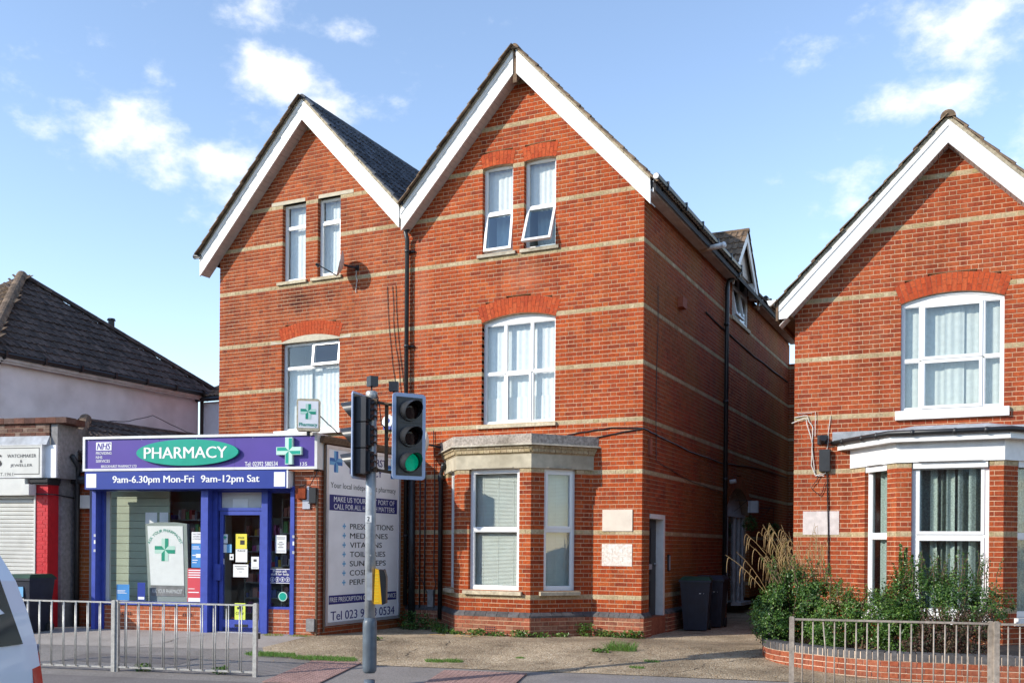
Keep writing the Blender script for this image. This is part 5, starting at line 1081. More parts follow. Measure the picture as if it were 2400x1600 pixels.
AX = Vector((-16.1, -.22, 8.22)); c1 = Vector((-12.75, -3.6, 5.56)); c2 = Vector((-12.75, 3.15, 5.56)); c3 = Vector((-19.4, -3.6, 5.56)); c4 = Vector((-19.4, 3.15, 5.56))
mb = MB(); dz = Vector((0, 0, -.05)); mb.face([c1+dz, c2+dz, AX+dz]); mb.face([c3+dz, c1+dz, AX+dz]); mb.face([c2+dz, c4+dz, AX+dz]); mb.face([c4+dz, c3+dz, AX+dz]); rw = obj('roof', mb, M['dark'], wh)
Um = (c1+c2)/2; U = AX-Vector((c1.x, AX.y, c1.z)); Lu = U.length
def tri(a, u, A0=AX.y-c1.y, W=6.75): f = u/Lu; return A0*f-.1 < a < W-(W-A0)*f+.1
slope(rw, c1, (0, 1, 0), U, 6.75, Lu, 'tile2', gauge=.335, tw=.31, indiv=300, inside=tri)
U2 = AX-Vector((AX.x, c3.y, c3.z))
slope(rw, c3, (1, 0, 0), U2, 6.65, U2.length, 'tile3', gauge=.335, tw=.31, inside=lambda a, u: 3.3*u/U2.length-.1 < a < 6.65-3.35*u/U2.length+.1)
ridge(rw, c1+Vector((0, 0, .03)), AX+Vector((0, 0, .04)), .13, mat='tile3', L=.4); ridge(rw, c2+Vector((0, 0, .03)), AX+Vector((0, 0, .04)), .10, mat='tile2', L=.4)
mb = MB(); mb.lathe((-14.75, 1.35, 7.2), (0, 0, 1), [(0, .08), (.14, .08), (.15, .11), (.2, .09)], 10); obj('roof_vent', mb, M['iron'], wh)
lw = thing('link_wall', 'white painted brick link wall under a tiled roof beside the brick house', 'wall', (-11.5, 2.7, 0)); FL = Fr((0, 2.7), 0)
LW = House(lw); LW.wall('painted_wall', FL, -13.0, -9.9, 3, 5.3, [], (), mk='lav', bandk='lav', mort='lav'); LW.finish(0)
mb = MB(); mb.tube([(-13, 2.55, 5.38), (-9.9, 2.55, 5.38)], .06, 8); obj('gutter', mb, M['black'], lw)
mb = MB(); mb.face([(-13, 2.6, 5.4), (-9.9, 2.6, 5.4), (-9.9, 4.6, 6.4), (-13, 4.6, 6.4)]); rf = obj('roof', mb, M['dark'], lw); slope(rf, (-13, 2.55, 5.43), (1, 0, 0), (0, 2, 1), 3.1, 2.2, 'tile3'); ridge(rf, (-13, 4.6, 6.45), (-9.9, 4.6, 6.45), .1)

# ============================================================ STREET FURNITURE
def em(name, col, st):
    m = bpy.data.materials.new(name); m.use_nodes = True; b = m.node_tree.nodes['Principled BSDF']; b.inputs['Base Color'].default_value = (*col, 1); b.inputs['Emission Color'].default_value = (*col, 1); b.inputs['Emission Strength'].default_value = st
    t = m.node_tree; g = N(t, 'ShaderNodeNewGeometry'); v = N(t, 'ShaderNodeTexVoronoi'); v.inputs['Scale'].default_value = 90; t.links.new(g.outputs['Position'], v.inputs['Vector']); mr = N(t, 'ShaderNodeMapRange'); t.links.new(v.outputs['Distance'], mr.inputs[0]); mr.inputs[2].default_value = .7; mr.inputs[3].default_value = st*1.3; mr.inputs[4].default_value = st*.5; t.links.new(mr.outputs[0], b.inputs['Emission Strength']); return m
M['greenlit'] = em('lit_green_lens', (.0, .36, .20), .32)
M['lens_off'] = pm('unlit_lens', (.03, .012, .01), .2, .2, 30)
PX, PY = -1.63, -6.21
tl = thing('traffic_light', 'grey post with two black signal heads showing green and a yellow push button', 'traffic light', (PX, PY, -.26))
zg = -.26
mb = MB(); mb.lathe((PX, PY, zg-.1), (0, 0, 1), [(0, .072), (.24, .072)], 20); obj('root', mb, M['sleeve'], tl, True)
mb = MB(); mb.lathe((PX, PY, -.03), (0, 0, 1), [(0, .07), (.03, .09), (.08, .092), (.60, .092), (.66, .09), (.72, .068)], 24); obj('sleeve', mb, M['sleeve'], tl, True)
mb = MB(); mb.lathe((PX, PY, .66), (0, 0, 1), [(0, .068), (2.9, .068)], 24); pole = obj('pole', mb, M['pole'], tl, True)
mb = MB(); mb.lathe((PX, PY, 3.54), (0, 0, 1), [(0, .07), (.005, .076), (.08, .076), (.10, .06), (.105, .0)], 24); obj('cap', mb, M['galv'], pole, True)
FC = Fr((PX, PY), YAW)
mb = MB(); mb.box(FC, -.035, .035, .052, .0695, .92, 1.28); obj('access_door', mb, M['pole'], pole)
for z in (1.5, 2.3, 2.75, 3.3, 2.65): mb = MB(); mb.lathe(FC.p(.012, .060, z), FC.n, [(0, .012), (.012, .009)], 8); obj('bolt', mb, M['galv'], pole)
mb = MB(); mb.lathe((PX, PY, 2.59), (0, 0, 1), [(0, .0685), (.001, .071), (.03, .071), (.031, .0685)], 20); obj('band_clamp', mb, M['galv'], pole)
mb = MB(); mb.box(FC, -.06, .02, .05, .0705, 1.93, 2.02); obj('number_plate', mb, M['paper'], pole)
text(pole, '2', FC, .0725, -.035, -.005, 1.945, 2.005, 'ink', .01)
def head(c, phi, lit, zc=3.05):
    F = Fr(c, phi); hd = MB(); w, h = .235, .56; pts = []
    for cx_, cz_, q0 in ((w-.05, zc+h-.05, 0), (-w+.05, zc+h-.05, 90), (-w+.05, zc-h+.05, 180), (w-.05, zc-h+.05, 270)):
        for k in range(4): q = rad(q0+k*30); pts.append(F.p(cx_+.05*math.cos(q), .0, cz_+.05*math.sin(q)))
    hd.prism(pts, F.n*-.016); H = obj('signal_head', hd, M['backing'], tl)
    mb = MB(); mb.box(F, -.185, .185, -.0, .004, zc-.51, zc+.51); obj('face', mb, M['headgrey'], H)
    mb = MB(); mb.box(F, -.205, .205, -.024, -.017, zc-.53, zc+.53); obj('board_back', mb, M['headgrey'], H)
    for k in range(3):
        z = zc+.335-k*.335
        mb = MB(); mb.box(F, -.165, .165, -.17, .012, z-.16, z+.16); mb.box(F, -.12, .12, -.21, -.17, z-.13, z+.13); obj('housing', mb, M['headgrey'], H)
        for j in range(3): mb = MB(); mb.tube([F.p(-.09, -.212, z-.1+j*.085), F.p(-.02, -.226, z-.075+j*.085), F.p(.05, -.226, z-.075+j*.085), F.p(.09, -.212, z-.1+j*.085)], .012, 6); obj('rib', mb, M['visor'], H)
        mb = MB(); mb.lathe(F.p(0, .008, z), F.n, [(0, .135), (.03, .138), (.032, .125)], 24); obj('lens_ring', mb, M['visor'], H)
        mb = MB(); mb.lathe(F.p(0, .012, z), F.n, [(0, .118), (.03, .116), (.045, .09), (.055, .0)], 20); obj('lens', mb, M['greenlit'] if lit and k == 2 else M['lens_off'], H, True)
        mb = MB(); n = 22; i0 = 0
        for i in range(n):          # hood, long on top and cut back below
            q0, q1 = rad(-55+290*i/n), rad(-55+290*(i+1)/n)
            def ln(q): f = (math.sin(q)+.85)/1.85; return .05+.17*max(0, f)**1.1
            def pt(q, r, o): return F.p(r*math.cos(q), o, z+r*math.sin(q)-.25*max(0, o-.04)*.2)
            for r0, r1 in ((.132, .118), (.127, .113)):
                a = [pt(q0, r0, .03), pt(q1, r0, .03), pt(q1, r1, .03+ln(q1)), pt(q0, r1, .03+ln(q0))]; mb.face(a if r0 > .13 else a[::-1])
        obj('visor', mb, M['visor'], H, True)
    return F
FRH = head((-1.17, -6.02), rad(56), True); FLH = head((-1.77, -6.29), rad(-80), False)
mb = MB()
for z in (3.50, 2.62):
    mb.tube([FC.p(.05, 0, z), FC.p(.22, .0, z-.03), FRH.p(-.02, -.15, z-.04)], .022, 6); mb.box(FC, -.08, .08, -.08, .08, z-.03, z+.03); mb.tube([FC.p(-.04, -.02, z), FLH.p(0, -.18, z)], .022, 6)
mb.box(FC, .17, .215, -.06, -.02, 2.58, 3.46); obj('bracket', mb, M['twig'], tl)
mb = MB(); mb.box(Fr((PX, PY), rad(60)), -.05, .06, -.05, .07, 3.70, 3.83); mb.box(FC, -.01, .01, -.01, .01, 3.63, 3.7); obj('detector', mb, M['headgrey'], tl)
mb = MB(); mb.box(FC, .23, .35, -.06, .06, 3.64, 3.76); mb.box(FC, .28, .30, -.01, .01, 3.5, 3.64); obj('detector', mb, M['headgrey'], tl)
mb = MB(); cable(mb, [FC.p(.07, .03, 3.6), FC.p(.12, .06, 3.4), FC.p(.14, .05, 3.2), FC.p(.2, .0, 3.1)], .007); cable(mb, [FC.p(.25, .0, 3.45), FC.p(.3, .06, 3.3), FC.p(.22, .0, 3.0)], .006); obj('cable', mb, M['black'], tl)
mb = MB(); mb.prism([FC.p(.06, .08, .87), FC.p(.165, .08, .87), FC.p(.125, .08, 1.31), FC.p(.075, .08, 1.33)], FC.n*-.16); pb = obj('push_button_unit', mb, M['yellow'], tl)
for k in range(9): mb = MB(); mb.box(FC, .068, .122, .08, .084, .90+k*.045, .905+k*.045); obj('groove', mb, M['yelpaper'], pb)
mb = MB(); mb.prism([FC.p(.167, .085, .86), FC.p(.215, .07, .88), FC.p(.215, .07, 1.22), FC.p(.19, .08, 1.31), FC.p(.127, .085, 1.32)], FC.n*-.17); obj('push_button_panel', mb, M['black'], pb)

def rail(s0, s1, o, label, double, mat='galv', bent=None, last=True, first=True):
    t = thing('guard_rail', label, 'railing', gp((s0+s1)/2, o, 0), 0, 'pedestrian guard rails along the kerb'); g0 = gz(o)-.02; top = .80
    for q, f in ((s0, first), (s1, last)):
        if f: mb = MB(); mb.box(FS, q-.028, q+.028, o-.028, o+.028, g0-.1, top+.012); mb.box(FS, q-.02, q+.02, o-.02, o+.02, top+.012, top+.02); obj('post', mb, M[mat], t)
    mb = MB(); mb.box(FS, s0+.03, s1-.03, o-.022, o+.022, top-.022, top); obj('top_rail', mb, M[mat], t)
    mb = MB(); mb.box(FS, s0+.03, s1-.03, o-.02, o+.02, g0+.07, g0+.095); obj('bottom_rail', mb, M[mat], t)
    n = 20 if double else 17
    for i in range(n):
        if double: q = s0+.10+(i//2)*(s1-s0-.2+.035)/(n/2)+(i % 2)*.075; oo = o+(.035 if i % 2 else -.04)
        else: q = s0+(s1-s0)*(i+1)/(n+1); oo = o
        mb = MB(); pth = [FS.p(q, oo, g0+.08), FS.p(q, oo, top-.012)]
        if bent == i: pth = [FS.p(q+.02, oo, g0+.08), FS.p(q+.03, oo-.02, .35), FS.p(q-.01, oo, top-.012)]
        mb.tube(pth, .0085, 8); obj('bar', mb, M[mat], t, True)
    if double: mb = MB(); mb.box(FS, s1-.012, s1+.03, o-.09, o-.035, .32, .40); obj('clamp', mb, M['black'], t)
    return t
rail(-3.71, -1.54, 3.6, 'galvanised guard rail panel at far left, partly behind the white car', True)
rail(-1.50, .66, 3.58, 'galvanised guard rail panel in front of the pharmacy door', True)
rail(7.80, 10.0, 3.85, 'galvanised guard rail panel in front of the shrubs with one bent bar', False, 'galv2', 2)
rail(10.05, 12.25, 3.9, 'guard rail panel cut off by the right edge', False, 'galv2')

# satellite dishes
def dish(c, nrm, r, wallp, mat, label, lnb=.45):
    t = thing('satellite_dish', label, 'satellite dish', wallp); c = Vector(c); n = Vector(nrm).normalized(); x = n.cross(Vector((0, 0, 1))).normalized(); y = x.cross(n); mb = MB(); rings = 6; m_ = 24; i0 = 0
    for side in (0, 1):
        base = len(mb.v)
        for k in range(rings+1):
            rr = r*k/rings
            for q in range(m_): a = q*2*math.pi/m_; mb.v.append(c+x*(rr*.88*math.cos(a))+y*(rr*math.sin(a))+n*(.085*(k/rings)**2-.07-.006*side))
        for k in range(rings):
            for q in range(m_): f = (base+k*m_+q, base+k*m_+(q+1) % m_, base+(k+1)*m_+(q+1) % m_, base+(k+1)*m_+q); mb.f.append(f if not side else f[::-1]); mb.m.append(0)
    obj('reflector', mb, mat, t, True)
    f = c+n*lnb-y*(r*.55)
    mb = MB(); mb.tube([c-y*r*.95, f], .012, 6); obj('arm', mb, M['iron'], t); mb = MB(); mb.tube([f-n*.02, f+n*.05+y*.0], .03, 8); mb.tube([f+n*.0+y*.0, f-y*.05], .02, 8); obj('receiver', mb, M['iron'], t)
    mb = MB(); w = Vector(wallp); mb.tube([c-n*.08, c-n*.16, Vector((w.x, w.y-.12, c.z-.05)), w+Vector((0, 0, .0))], .022, 8); mb.box(Fr((w.x, w.y), 0), -.045, .045, 0, .02, w.z-.06, w.z+.06); obj('mount', mb, M['iron'], t)
    return t
dish((-6.42, -.30, 7.40), (-.78, -.60, .22), .27, (-6.2, 0, 7.36), M['oldwhite'], 'grey satellite dish on brick wall beside the small upper windows', .42)
mb = MB(); cable(mb, [(-6.22, -.03, 7.3), (-6.2, -.02, 7.1), (-6.22, -.02, 6.85)], .008); solo('cable', mb, M['shutter'], 'white cable hanging below the upper satellite dish', 'cable')
dish((-4.34, -.34, 3.62), (-.80, -.58, .15), .25, (-4.14, 0, 3.6), M['shutter'], 'cream satellite dish beside the bay, behind the signal head', .3)
t = thing('alarm_box', 'white and blue alarm box on the wall behind the traffic light', 'alarm', (-5.38, 0, 4.0)); mb = MB(); pts = [FX.p(-5.38+.14*math.cos(q*.2618), .07, 4.13+.15*math.sin(q*.2618)) for q in range(24)]; mb.prism(pts, FX.n*-.07); obj('cover', mb, M['paper'], t); mb = MB(); mb.box(FX, -5.49, -5.27, .02, .075, 3.98, 4.05); obj('base', mb, M['signblue'], t); mb = MB(); mb.lathe(FX.p(-5.38, .07, 4.16), FX.n, [(0, .05), (.004, .05)], 16); obj('emblem', mb, M['signblue'], t)

# wheeled bins
def wbin(c, phi, label, lid='binlid', h=1.07, papers=False):
    F = Fr(c, phi); z0 = gz(-3) if abs(c[0]) < 3 and c[1] > 0 else gz(.7); t = thing('wheeled_bin', label, 'bin', F.p(0, 0, z0), 0)
    w0, w1, d0, d1 = .22, .29, .24, .34; mb = MB()
    A = [F.p(x*w0, y*d0, z0+.03) for x, y in ((-1, 1), (1, 1), (1, -1), (-1, -1))]; B = [F.p(x*w1, y*d1, z0+h*.93) for x, y in ((-1, 1), (1, 1), (1, -1), (-1, -1))]
    for k in range(4): j = (k+1) % 4; mb.face([A[k], A[j], B[j], B[k]])
    mb.face(A[::-1]); mb.face(B); body = obj('body', mb, M['bin'], t)
    mb = MB()
    for x in (-.14, 0, .14): mb.prism([F.p(x-.02, d0+.008, z0+.12), F.p(x+.02, d0+.008, z0+.12), F.p(x+.024, d1-.01, z0+h*.8), F.p(x-.024, d1-.01, z0+h*.8)], F.n*.008)
    obj('ribs', mb, M['bin'], body, kind='stuff')
    mb = MB(); mb.box(F, -w1-.02, w1+.02, -d1-.02, d1+.02, z0+h*.90, z0+h*.935); obj('rim', mb, M['bin'], body)
    mb = MB(); L = [F.p(x*(w1+.015), y*(d1+.02), z0+h*.937) for x, y in ((-1, 1), (1, 1), (1, -1), (-1, -1))]; T = [F.p(x*(w1-.04), y*(d1-.06)-.02, z0+h) for x, y in ((-1, 1), (1, 1), (1, -1), (-1, -1))]
    for k in range(4): j = (k+1) % 4; mb.face([L[k], L[j], T[j], T[k]])
    mb.face(T); mb.tube([F.p(-.2, -d1-.05, z0+h*.95), F.p(.2, -d1-.05, z0+h*.95)], .018, 8); obj('lid', mb, M[lid], t)
    for x in (-1, 1): mb = MB(); mb.lathe(F.p(x*.24-.025, -d0-.02, z0+.1), F.e, [(0, .1), (.05, .1)], 16); obj('wheel', mb, M['rubber'], t)
    if papers:
        for a, z, m_ in ((.0, .76, 'skyblue'), (.0, .55, 'paper')): mb = MB(); y = d0+(d1-d0)*(z+.08)/h+.02; mb.box(F, a-.14, a+.16, y-.006, y, z0+z-.09, z0+z+.09); obj('label_sheet', mb, M[m_], t)
    else: mb = MB(); mb.box(F, .08, .17, d1-.04, d1-.025, z0+.74, z0+.80); obj('label_sheet', mb, M['paper'], t)
wbin((.42, 2.15), rad(10), 'dark wheeled bin with green lid in the alley, nearer of two'); wbin((.48, 3.1), rad(5), 'dark wheeled bin in the alley, behind the green lidded one', 'bin')
wbin((FS.p(-5.42, .55, 0).x, FS.p(-5.42, .55, 0).y), PHI, 'dark wheeled bin with stuck papers in front of the jeweller shop', 'binlid', papers=True)

# ============================================================ PLANTER WALL
pl = thing('planter_wall', 'low curved orange brick planter wall topped with blue bricks', 'wall', (4, -2.8, -.15))
ctl = [(2.45, -.6), (2.44, -1.2), (2.56, -1.85), (2.80, -2.28), (3.2, -2.58), (3.75, -2.86), (4.4, -3.0), (5.2, -2.92), (6.2, -2.78), (7.4, -2.55)]
def spline(c, n=14):
    out = []
    for i in range(len(c)-1):
        p0, p1, p2, p3 = (Vector(c[max(0, min(len(c)-1, k))]) for k in (i-1, i, i+1, i+2))
        for k in range(n): t_ = k/n; out.append(.5*((2*p1)+(p2-p0)*t_+(2*p0-5*p1+4*p2-p3)*t_**2+(3*p1-p0-3*p2+p3)*t_**3))
    out.append(Vector(c[-1])); return out
SPL = spline(ctl); cum = [0]
for a, b in zip(SPL, SPL[1:]): cum.append(cum[-1]+(b-a).length)
def at(d):
    d = max(0, min(cum[-1]-1e-4, d)); i = max(k for k in range(len(cum)) if cum[k] <= d); i = min(i, len(SPL)-2); f = (d-cum[i])/(cum[i+1]-cum[i]); q = SPL[i].lerp(SPL[i+1], f); t_ = (SPL[i+1]-SPL[i]); return q, math.atan2(t_.y, t_.x)
mb = MB()
for a, b in zip(SPL, SPL[1:]):
    F = Fr(a, math.atan2((b-a).y, (b-a).x)); mb.box(F, -.005, (b-a).length+.005, -.20, -.004, -.3, .155)
pw = obj('mortar_core', mb, M['mortar_s'], pl)
M['planter'] = brick_mat('orange_planter_brick', [(.50, .15, .07), (.43, .115, .055), (.52, .18, .095), (.38, .12, .07), (.47, .13, .06)], grime=.5, lime=.4)
for k in range(5):
    d_ = R.uniform(0, .1)+(.11 if k % 2 else 0)
    while d_ < cum[-1]-.12:
        w_ = .215 if not (k % 2 == 0 and R.random() < .25) else .10
        q, a = at(d_+w_/2); F = Fr(q, a); z0 = .155-(k+1)*.0775
        if z0+.07 > gz((Vector((q.x, q.y, 0))-FS.P).dot(FS.n))-.03:
            mb = MB(); mb.box(F, -w_/2, w_/2, -.1, .002+R.random()*.006, z0+.005, z0+.07); obj('brick', mb, M['planter'], pl)
        d_ += w_+.010
d_ = .03
while d_ < cum[-1]-.08:
    q, a = at(d_+.034); F = Fr(q, a); mb = MB(); j = R.uniform(-.004, .004); mb.box(F, -.032, .032, -.215, .010+j, .16, .268+j); obj('coping_brick', mb, M['blue'], pl); d_ += .078
mb = MB()
for a, b in zip(SPL, SPL[1:]): F = Fr(a, math.atan2((b-a).y, (b-a).x)); mb.box(F, -.005, (b-a).length+.005, -.21, .004, .155, .255)
obj('coping_mortar', mb, M['mortar_s'], pl)
mb = MB(); pts = [(p.x, p.y, .17) for p in SPL]+[(7.4, .9, .17), (2.52, .9, .17)]; mb.face(pts); solo('planting_bed', mb, M['earth'], kind='structure')

# ============================================================ PLANTS
def rdir():
    while True:
        v = Vector((R.uniform(-1, 1), R.uniform(-1, 1), R.uniform(-1, 1)))
        if .05 < v.length < 1: return v.normalized()
def leaf(mb, p, n, L, W):
    t = n.orthogonal().normalized(); t = Matrix.Rotation(R.uniform(0, 6.28), 3, n) @ t; b = n.cross(t); i = len(mb.v)
    mb.v += [p-t*L*.5, p+b*W*.5+n*W*.15, p+t*L*.5, p-b*W*.5+n*W*.15]; mb.f += [(i, i+1, i+2), (i, i+2, i+3)]; mb.m += [mb.mi, mb.mi]
def blobleaves(mb, blobs, n, L, W, lo=.55, hole=.25):
    tot = sum(b[3]*b[4]*b[5] for b in blobs)
    for x, y, z, rx, ry, rz in blobs:
        k = int(n*rx*ry*rz/tot); cl = [(rdir(), R.uniform(.72, 1.12)) for _ in range(60)]
        for _ in range(k):
            c, rr = R.choice(cl); d_ = (c+rdir()*R.uniform(0, .42)).normalized(); q = rr*R.uniform(lo, 1.0)**.6*(1+R.gauss(0, .05))
            p = Vector((x+d_.x*rx*q, y+d_.y*ry*q, z+d_.z*rz*q))
            if p.z < .18: continue
            leaf(mb, p, (d_+rdir()*.9+Vector((0, 0, .4))).normalized(), L*R.uniform(.6, 1.3), W*R.uniform(.6, 1.3))
def sprigs(mb, sm, n, box, h, L, W, nl=26):
    for _ in range(n):
        p = Vector((R.uniform(*box[0]), R.uniform(*box[1]), box[2])); q = p+Vector((R.gauss(0, .10), R.gauss(0, .08), h*R.uniform(.6, 1.1)))
        sm.tube([p, p.lerp(q, .5)+Vector((R.gauss(0, .02), R.gauss(0, .02), 0)), q], [.007, .005, .002], 4)
        for k in range(nl): f = R.uniform(.25, 1); c = p.lerp(q, f); d_ = rdir(); leaf(mb, c+d_*.05*(1.25-f), (d_+Vector((0, 0, .3))).normalized(), L, W)
def shrub(label, blobs, n, L, W, mat, sp=None):
    base = Vector((sum(b[0] for b in blobs)/len(blobs), sum(b[1] for b in blobs)/len(blobs), .17)); t = thing('shrub', label, 'shrub', base, 0, 'shrubs in the planter')
    mb = MB(); sm = MB(); blobleaves(mb, blobs, n, L, W)
    for b in blobs:
        for _ in range(7): e = Vector(b[:3])+Vector((rdir().x*b[3], rdir().y*b[4], abs(rdir().z)*b[5]))*.75; sm.tube([base+Vector((R.gauss(0, .08), R.gauss(0, .08), -.02)), (base+e)/2+rdir()*.05, e], [.014, .009, .003], 5)
    if sp: sprigs(mb, sm, *sp)
    obj('foliage', mb, M[mat], t); obj('stems', sm, M['twig'], t)
shrub('dense dark evergreen shrub at the left end of the planter by the alley', [(2.72, -1.55, .58, .44, .50, .46), (2.98, -1.35, .92, .42, .42, .48), (3.34, -1.55, .76, .42, .45, .50), (2.58, -1.2, .6, .32, .4, .42), (2.75, -1.9, .45, .3, .25, .3)], 20000, .040, .025, 'leaf', (22, ((2.6, 3.5), (-1.8, -1.2), 1.1), .42, .038, .020))
shrub('low bright green shrub in the middle of the planter', [(3.72, -1.95, .60, .48, .46, .46), (4.15, -2.05, .60, .48, .42, .46), (3.5, -2.1, .42, .36, .35, .32), (4.5, -2.2, .5, .3, .3, .36)], 17000, .038, .024, 'leafy', (16, ((3.5, 4.5), (-2.2, -1.8), .85), .30, .036, .020))
shrub('loose upright evergreen shrub in front of the white bay window', [(4.72, -1.75, .85, .52, .42, .62), (5.10, -1.8, .85, .48, .42, .60), (5.52, -1.9, .75, .38, .36, .48), (4.45, -1.8, .7, .3, .35, .55), (5.75, -1.8, .9, .22, .25, .25)], 19000, .038, .022, 'leaf', (46, ((4.35, 5.75), (-2.0, -1.6), 1.05), .55, .040, .020))
shrub('reddish brown leaved shrub behind the right guard rail', [(5.05, -2.38, .42, .38, .28, .30), (5.45, -2.3, .52, .34, .28, .36), (4.78, -2.42, .36, .26, .25, .24)], 7500, .034, .020, 'leafr', (16, ((4.8, 5.6), (-2.5, -2.2), .45), .38, .03, .016))
t = thing('shrub', 'single tall leafy sprig rising beside the bay window frame', 'shrub', (4.5, -1.6, .17), 0, 'shrubs in the planter'); mb = MB(); sm = MB(); sprigs(mb, sm, 4, ((4.44, 4.56), (-1.65, -1.55), .6), 1.25, .060, .032, 120); obj('foliage', mb, M['leaf'], t); obj('stems', sm, M['twig'], t)
t = thing('pendulous_sedge', 'tall straw coloured grass with drooping seed heads at the alley corner', 'grass', (2.9, -1.1, .17)); mb = MB(); sm = MB(); bl = MB()
def blade(mb, pts, w):
    for i in range(len(pts)-1):
        a, b = pts[i], pts[i+1]; w0, w1 = w*(1-i/(len(pts))), w*(1-(i+1)/len(pts)); s_ = Vector((vr.x, vr.y, 0)); k = len(mb.v)
        mb.v += [a-s_*w0, a+s_*w0, b+s_*w1, b-s_*w1]; mb.f.append((k, k+1, k+2, k+3)); mb.m.append(0)
for i in range(38):
    b0 = Vector((R.uniform(2.7, 3.35), R.uniform(-1.3, -.9), .25)); lean = R.uniform(-.95, .35); H = R.uniform(1.35, 2.0); pts = []
    for k in range(9): f = k/8; pts.append(b0+Vector((lean*f**1.6, -.05*f, H*(f-.10*f**4))))
    sm.tube(pts, [.0045]*5+[.004, .0035, .003, .002], 4)
    for k in range(R.randint(3, 6)):
        f = R.uniform(.62, 1.0); j = f*8; a = pts[int(min(7, j))].lerp(pts[min(8, int(j)+1)], j-int(j)); sg = -1 if lean < 0 else 1; q = []
        l_ = R.uniform(.12, .26)
        for m_ in range(6): g = m_/5; q.append(a+Vector((sg*.05*math.sin(g*1.6), 0, .025*math.sin(g*3.1)-l_*g*g)))
        mb.tube(q, [.0025, .004, .005, .005, .004, .002], 5)
for i in range(150):
    b0 = Vector((R.uniform(2.6, 4.3), R.uniform(-1.5, -.8), .2)); a = R.uniform(0, 6.28); ln = R.uniform(.5, 1.1); pts = []
    for k in range(8): f = k/7; pts.append(b0+Vector((math.cos(a)*ln*.7*f, math.sin(a)*.3*f, ln*(1.35*f-.75*f*f))))
    blade(bl, pts, .007)
obj('seed_heads', mb, M['straw'], t, kind='stuff'); obj('stems', sm, M['straw'], t); obj('blades', bl, M['sedge'], t)
def tuft(c, r, n, h, label, grp, nm='grass_tuft', cat='grass', mat='grass', broad=False, mb=None):
    own = mb is None; mb = mb or MB(); c = Vector(c)
    for _ in range(n):
        a = R.uniform(0, 6.28); q = r*math.sqrt(R.random()); p = c+Vector((math.cos(a)*q, math.sin(a)*q*.6, 0))
        if broad:
            leaf(mb, p+Vector((R.gauss(0, .02), R.gauss(0, .02), h*R.random())), (rdir()+Vector((0, -.3, .8))).normalized(), R.uniform(.03, .07), R.uniform(.02, .045))
        else:
            d_ = Vector((R.gauss(0, .5), R.gauss(0, .5), 1)).normalized(); hh = h*R.uniform(.5, 1.2); blade(mb, [p, p+d_*hh*.6, p+d_*hh+Vector((d_.x, d_.y, -.15))*hh*.4], .004)
    if own: solo(nm, mb, M[mat], label, cat, grp)
def gpt(x, y): v = Vector((x, y, 0))-FS.P; return (x, y, gz(v.dot(FS.n))+.008)
for x, y, lb in [(-4.55, -4.86, 'grass strip at the gravel corner next to the end rail post'), (-4.25, -4.80, 'grass strip on the gravel edge, second from the rail post')]: tuft(gpt(x, y), .30, 480, .06, lb, 'grass strips')
for x, y, lb in [(-3.65, -4.82, 'green grass patch on the gravel left of the traffic light'), (-3.2, -4.72, 'green grass patch nearest the left side of traffic light post')]: tuft(gpt(x, y), .32, 520, .055, lb, 'grass patches')
for x, y, lb in [(-1.78, -4.28, 'small grass patch right of the traffic light, left one of two'), (-1.52, -4.17, 'small grass patch right of the traffic light, right one of two')]: tuft(gpt(x, y), .16, 220, .05, lb, 'small grass patches')
tuft(gpt(.42, -2.24), .26, 260, .16, 'spiky grass tuft on the gravel before the house corner', 'loose tufts'); tuft(gpt(.17, -2.52), .15, 90, .05, 'flat weed on the gravel beside the spiky grass tuft', 'loose tufts', broad=True, mat='leafy')
tuft(gpt(-.74, -3.5), .09, 60, .03, 'tiny grass tuft on the gravel in front of the bay', 'loose tufts'); tuft(gpt(1.12, -3.54), .12, 90, .04, 'small grass tuft on the gravel near the right railing', 'loose tufts'); tuft(gpt(1.17, -2.99), .12, 90, .04, 'small grass tuft on the gravel towards the planter', 'loose tufts')
tuft(gpt(-3.73, -2.93), .10, 60, .05, 'small weed on the gravel behind the traffic light', 'loose tufts', broad=True, mat='leafy')
wf = MB()
for i, (x, y, h, n) in enumerate([(-3.75, -.75, .16, 170), (-3.45, -1.06, .10, 110), (-3.15, -1.10, .07, 80), (-2.75, -1.12, .12, 160), (-2.35, -1.12, .10, 110), (-1.9, -1.1, .14, 170), (-1.6, -.95, .10, 110), (-1.3, -.62, .08, 90), (-1.0, -.25, .24, 200), (-.65, -.12, .12, 130), (-.35, -.13, .09, 120), (-.08, -.14, .14, 150)]):
    tuft((x, y, .005), .17, n, h, '', '', broad=True, mb=wf)
solo('wall_foot_weeds', wf, M['leafy'], kind='stuff')
wf = MB()
for x, y, h in [(-4.7, -.35, .34), (-4.35, -.4, .3), (-4.15, -.45, .22), (-4.5, -.6, .12)]: tuft((x, y, .01), .20, 170, h, '', '', broad=True, mb=wf)
solo('corner_weeds', wf, M['leaf'], kind='stuff')
for s_, o_, lb in ((-1.15, 3.5, 'leafy weed by the middle post of the left guard rail'), (.05, 3.46, 'small weed under the right end of left guard rail')): p = gp(s_, o_, .005); tuft(p, .13, 80, .10, lb, 'rail weeds', 'weed', 'weed', 'leafy', True)
for s_, lb in ((-.8, 'dry grass under the narrow shop window'), (-.3, 'dry grass at the foot of the shop brick pier')): tuft(gp(s_, .12, .005), .22, 120, .04, lb, 'dry grass', mat='sedge')
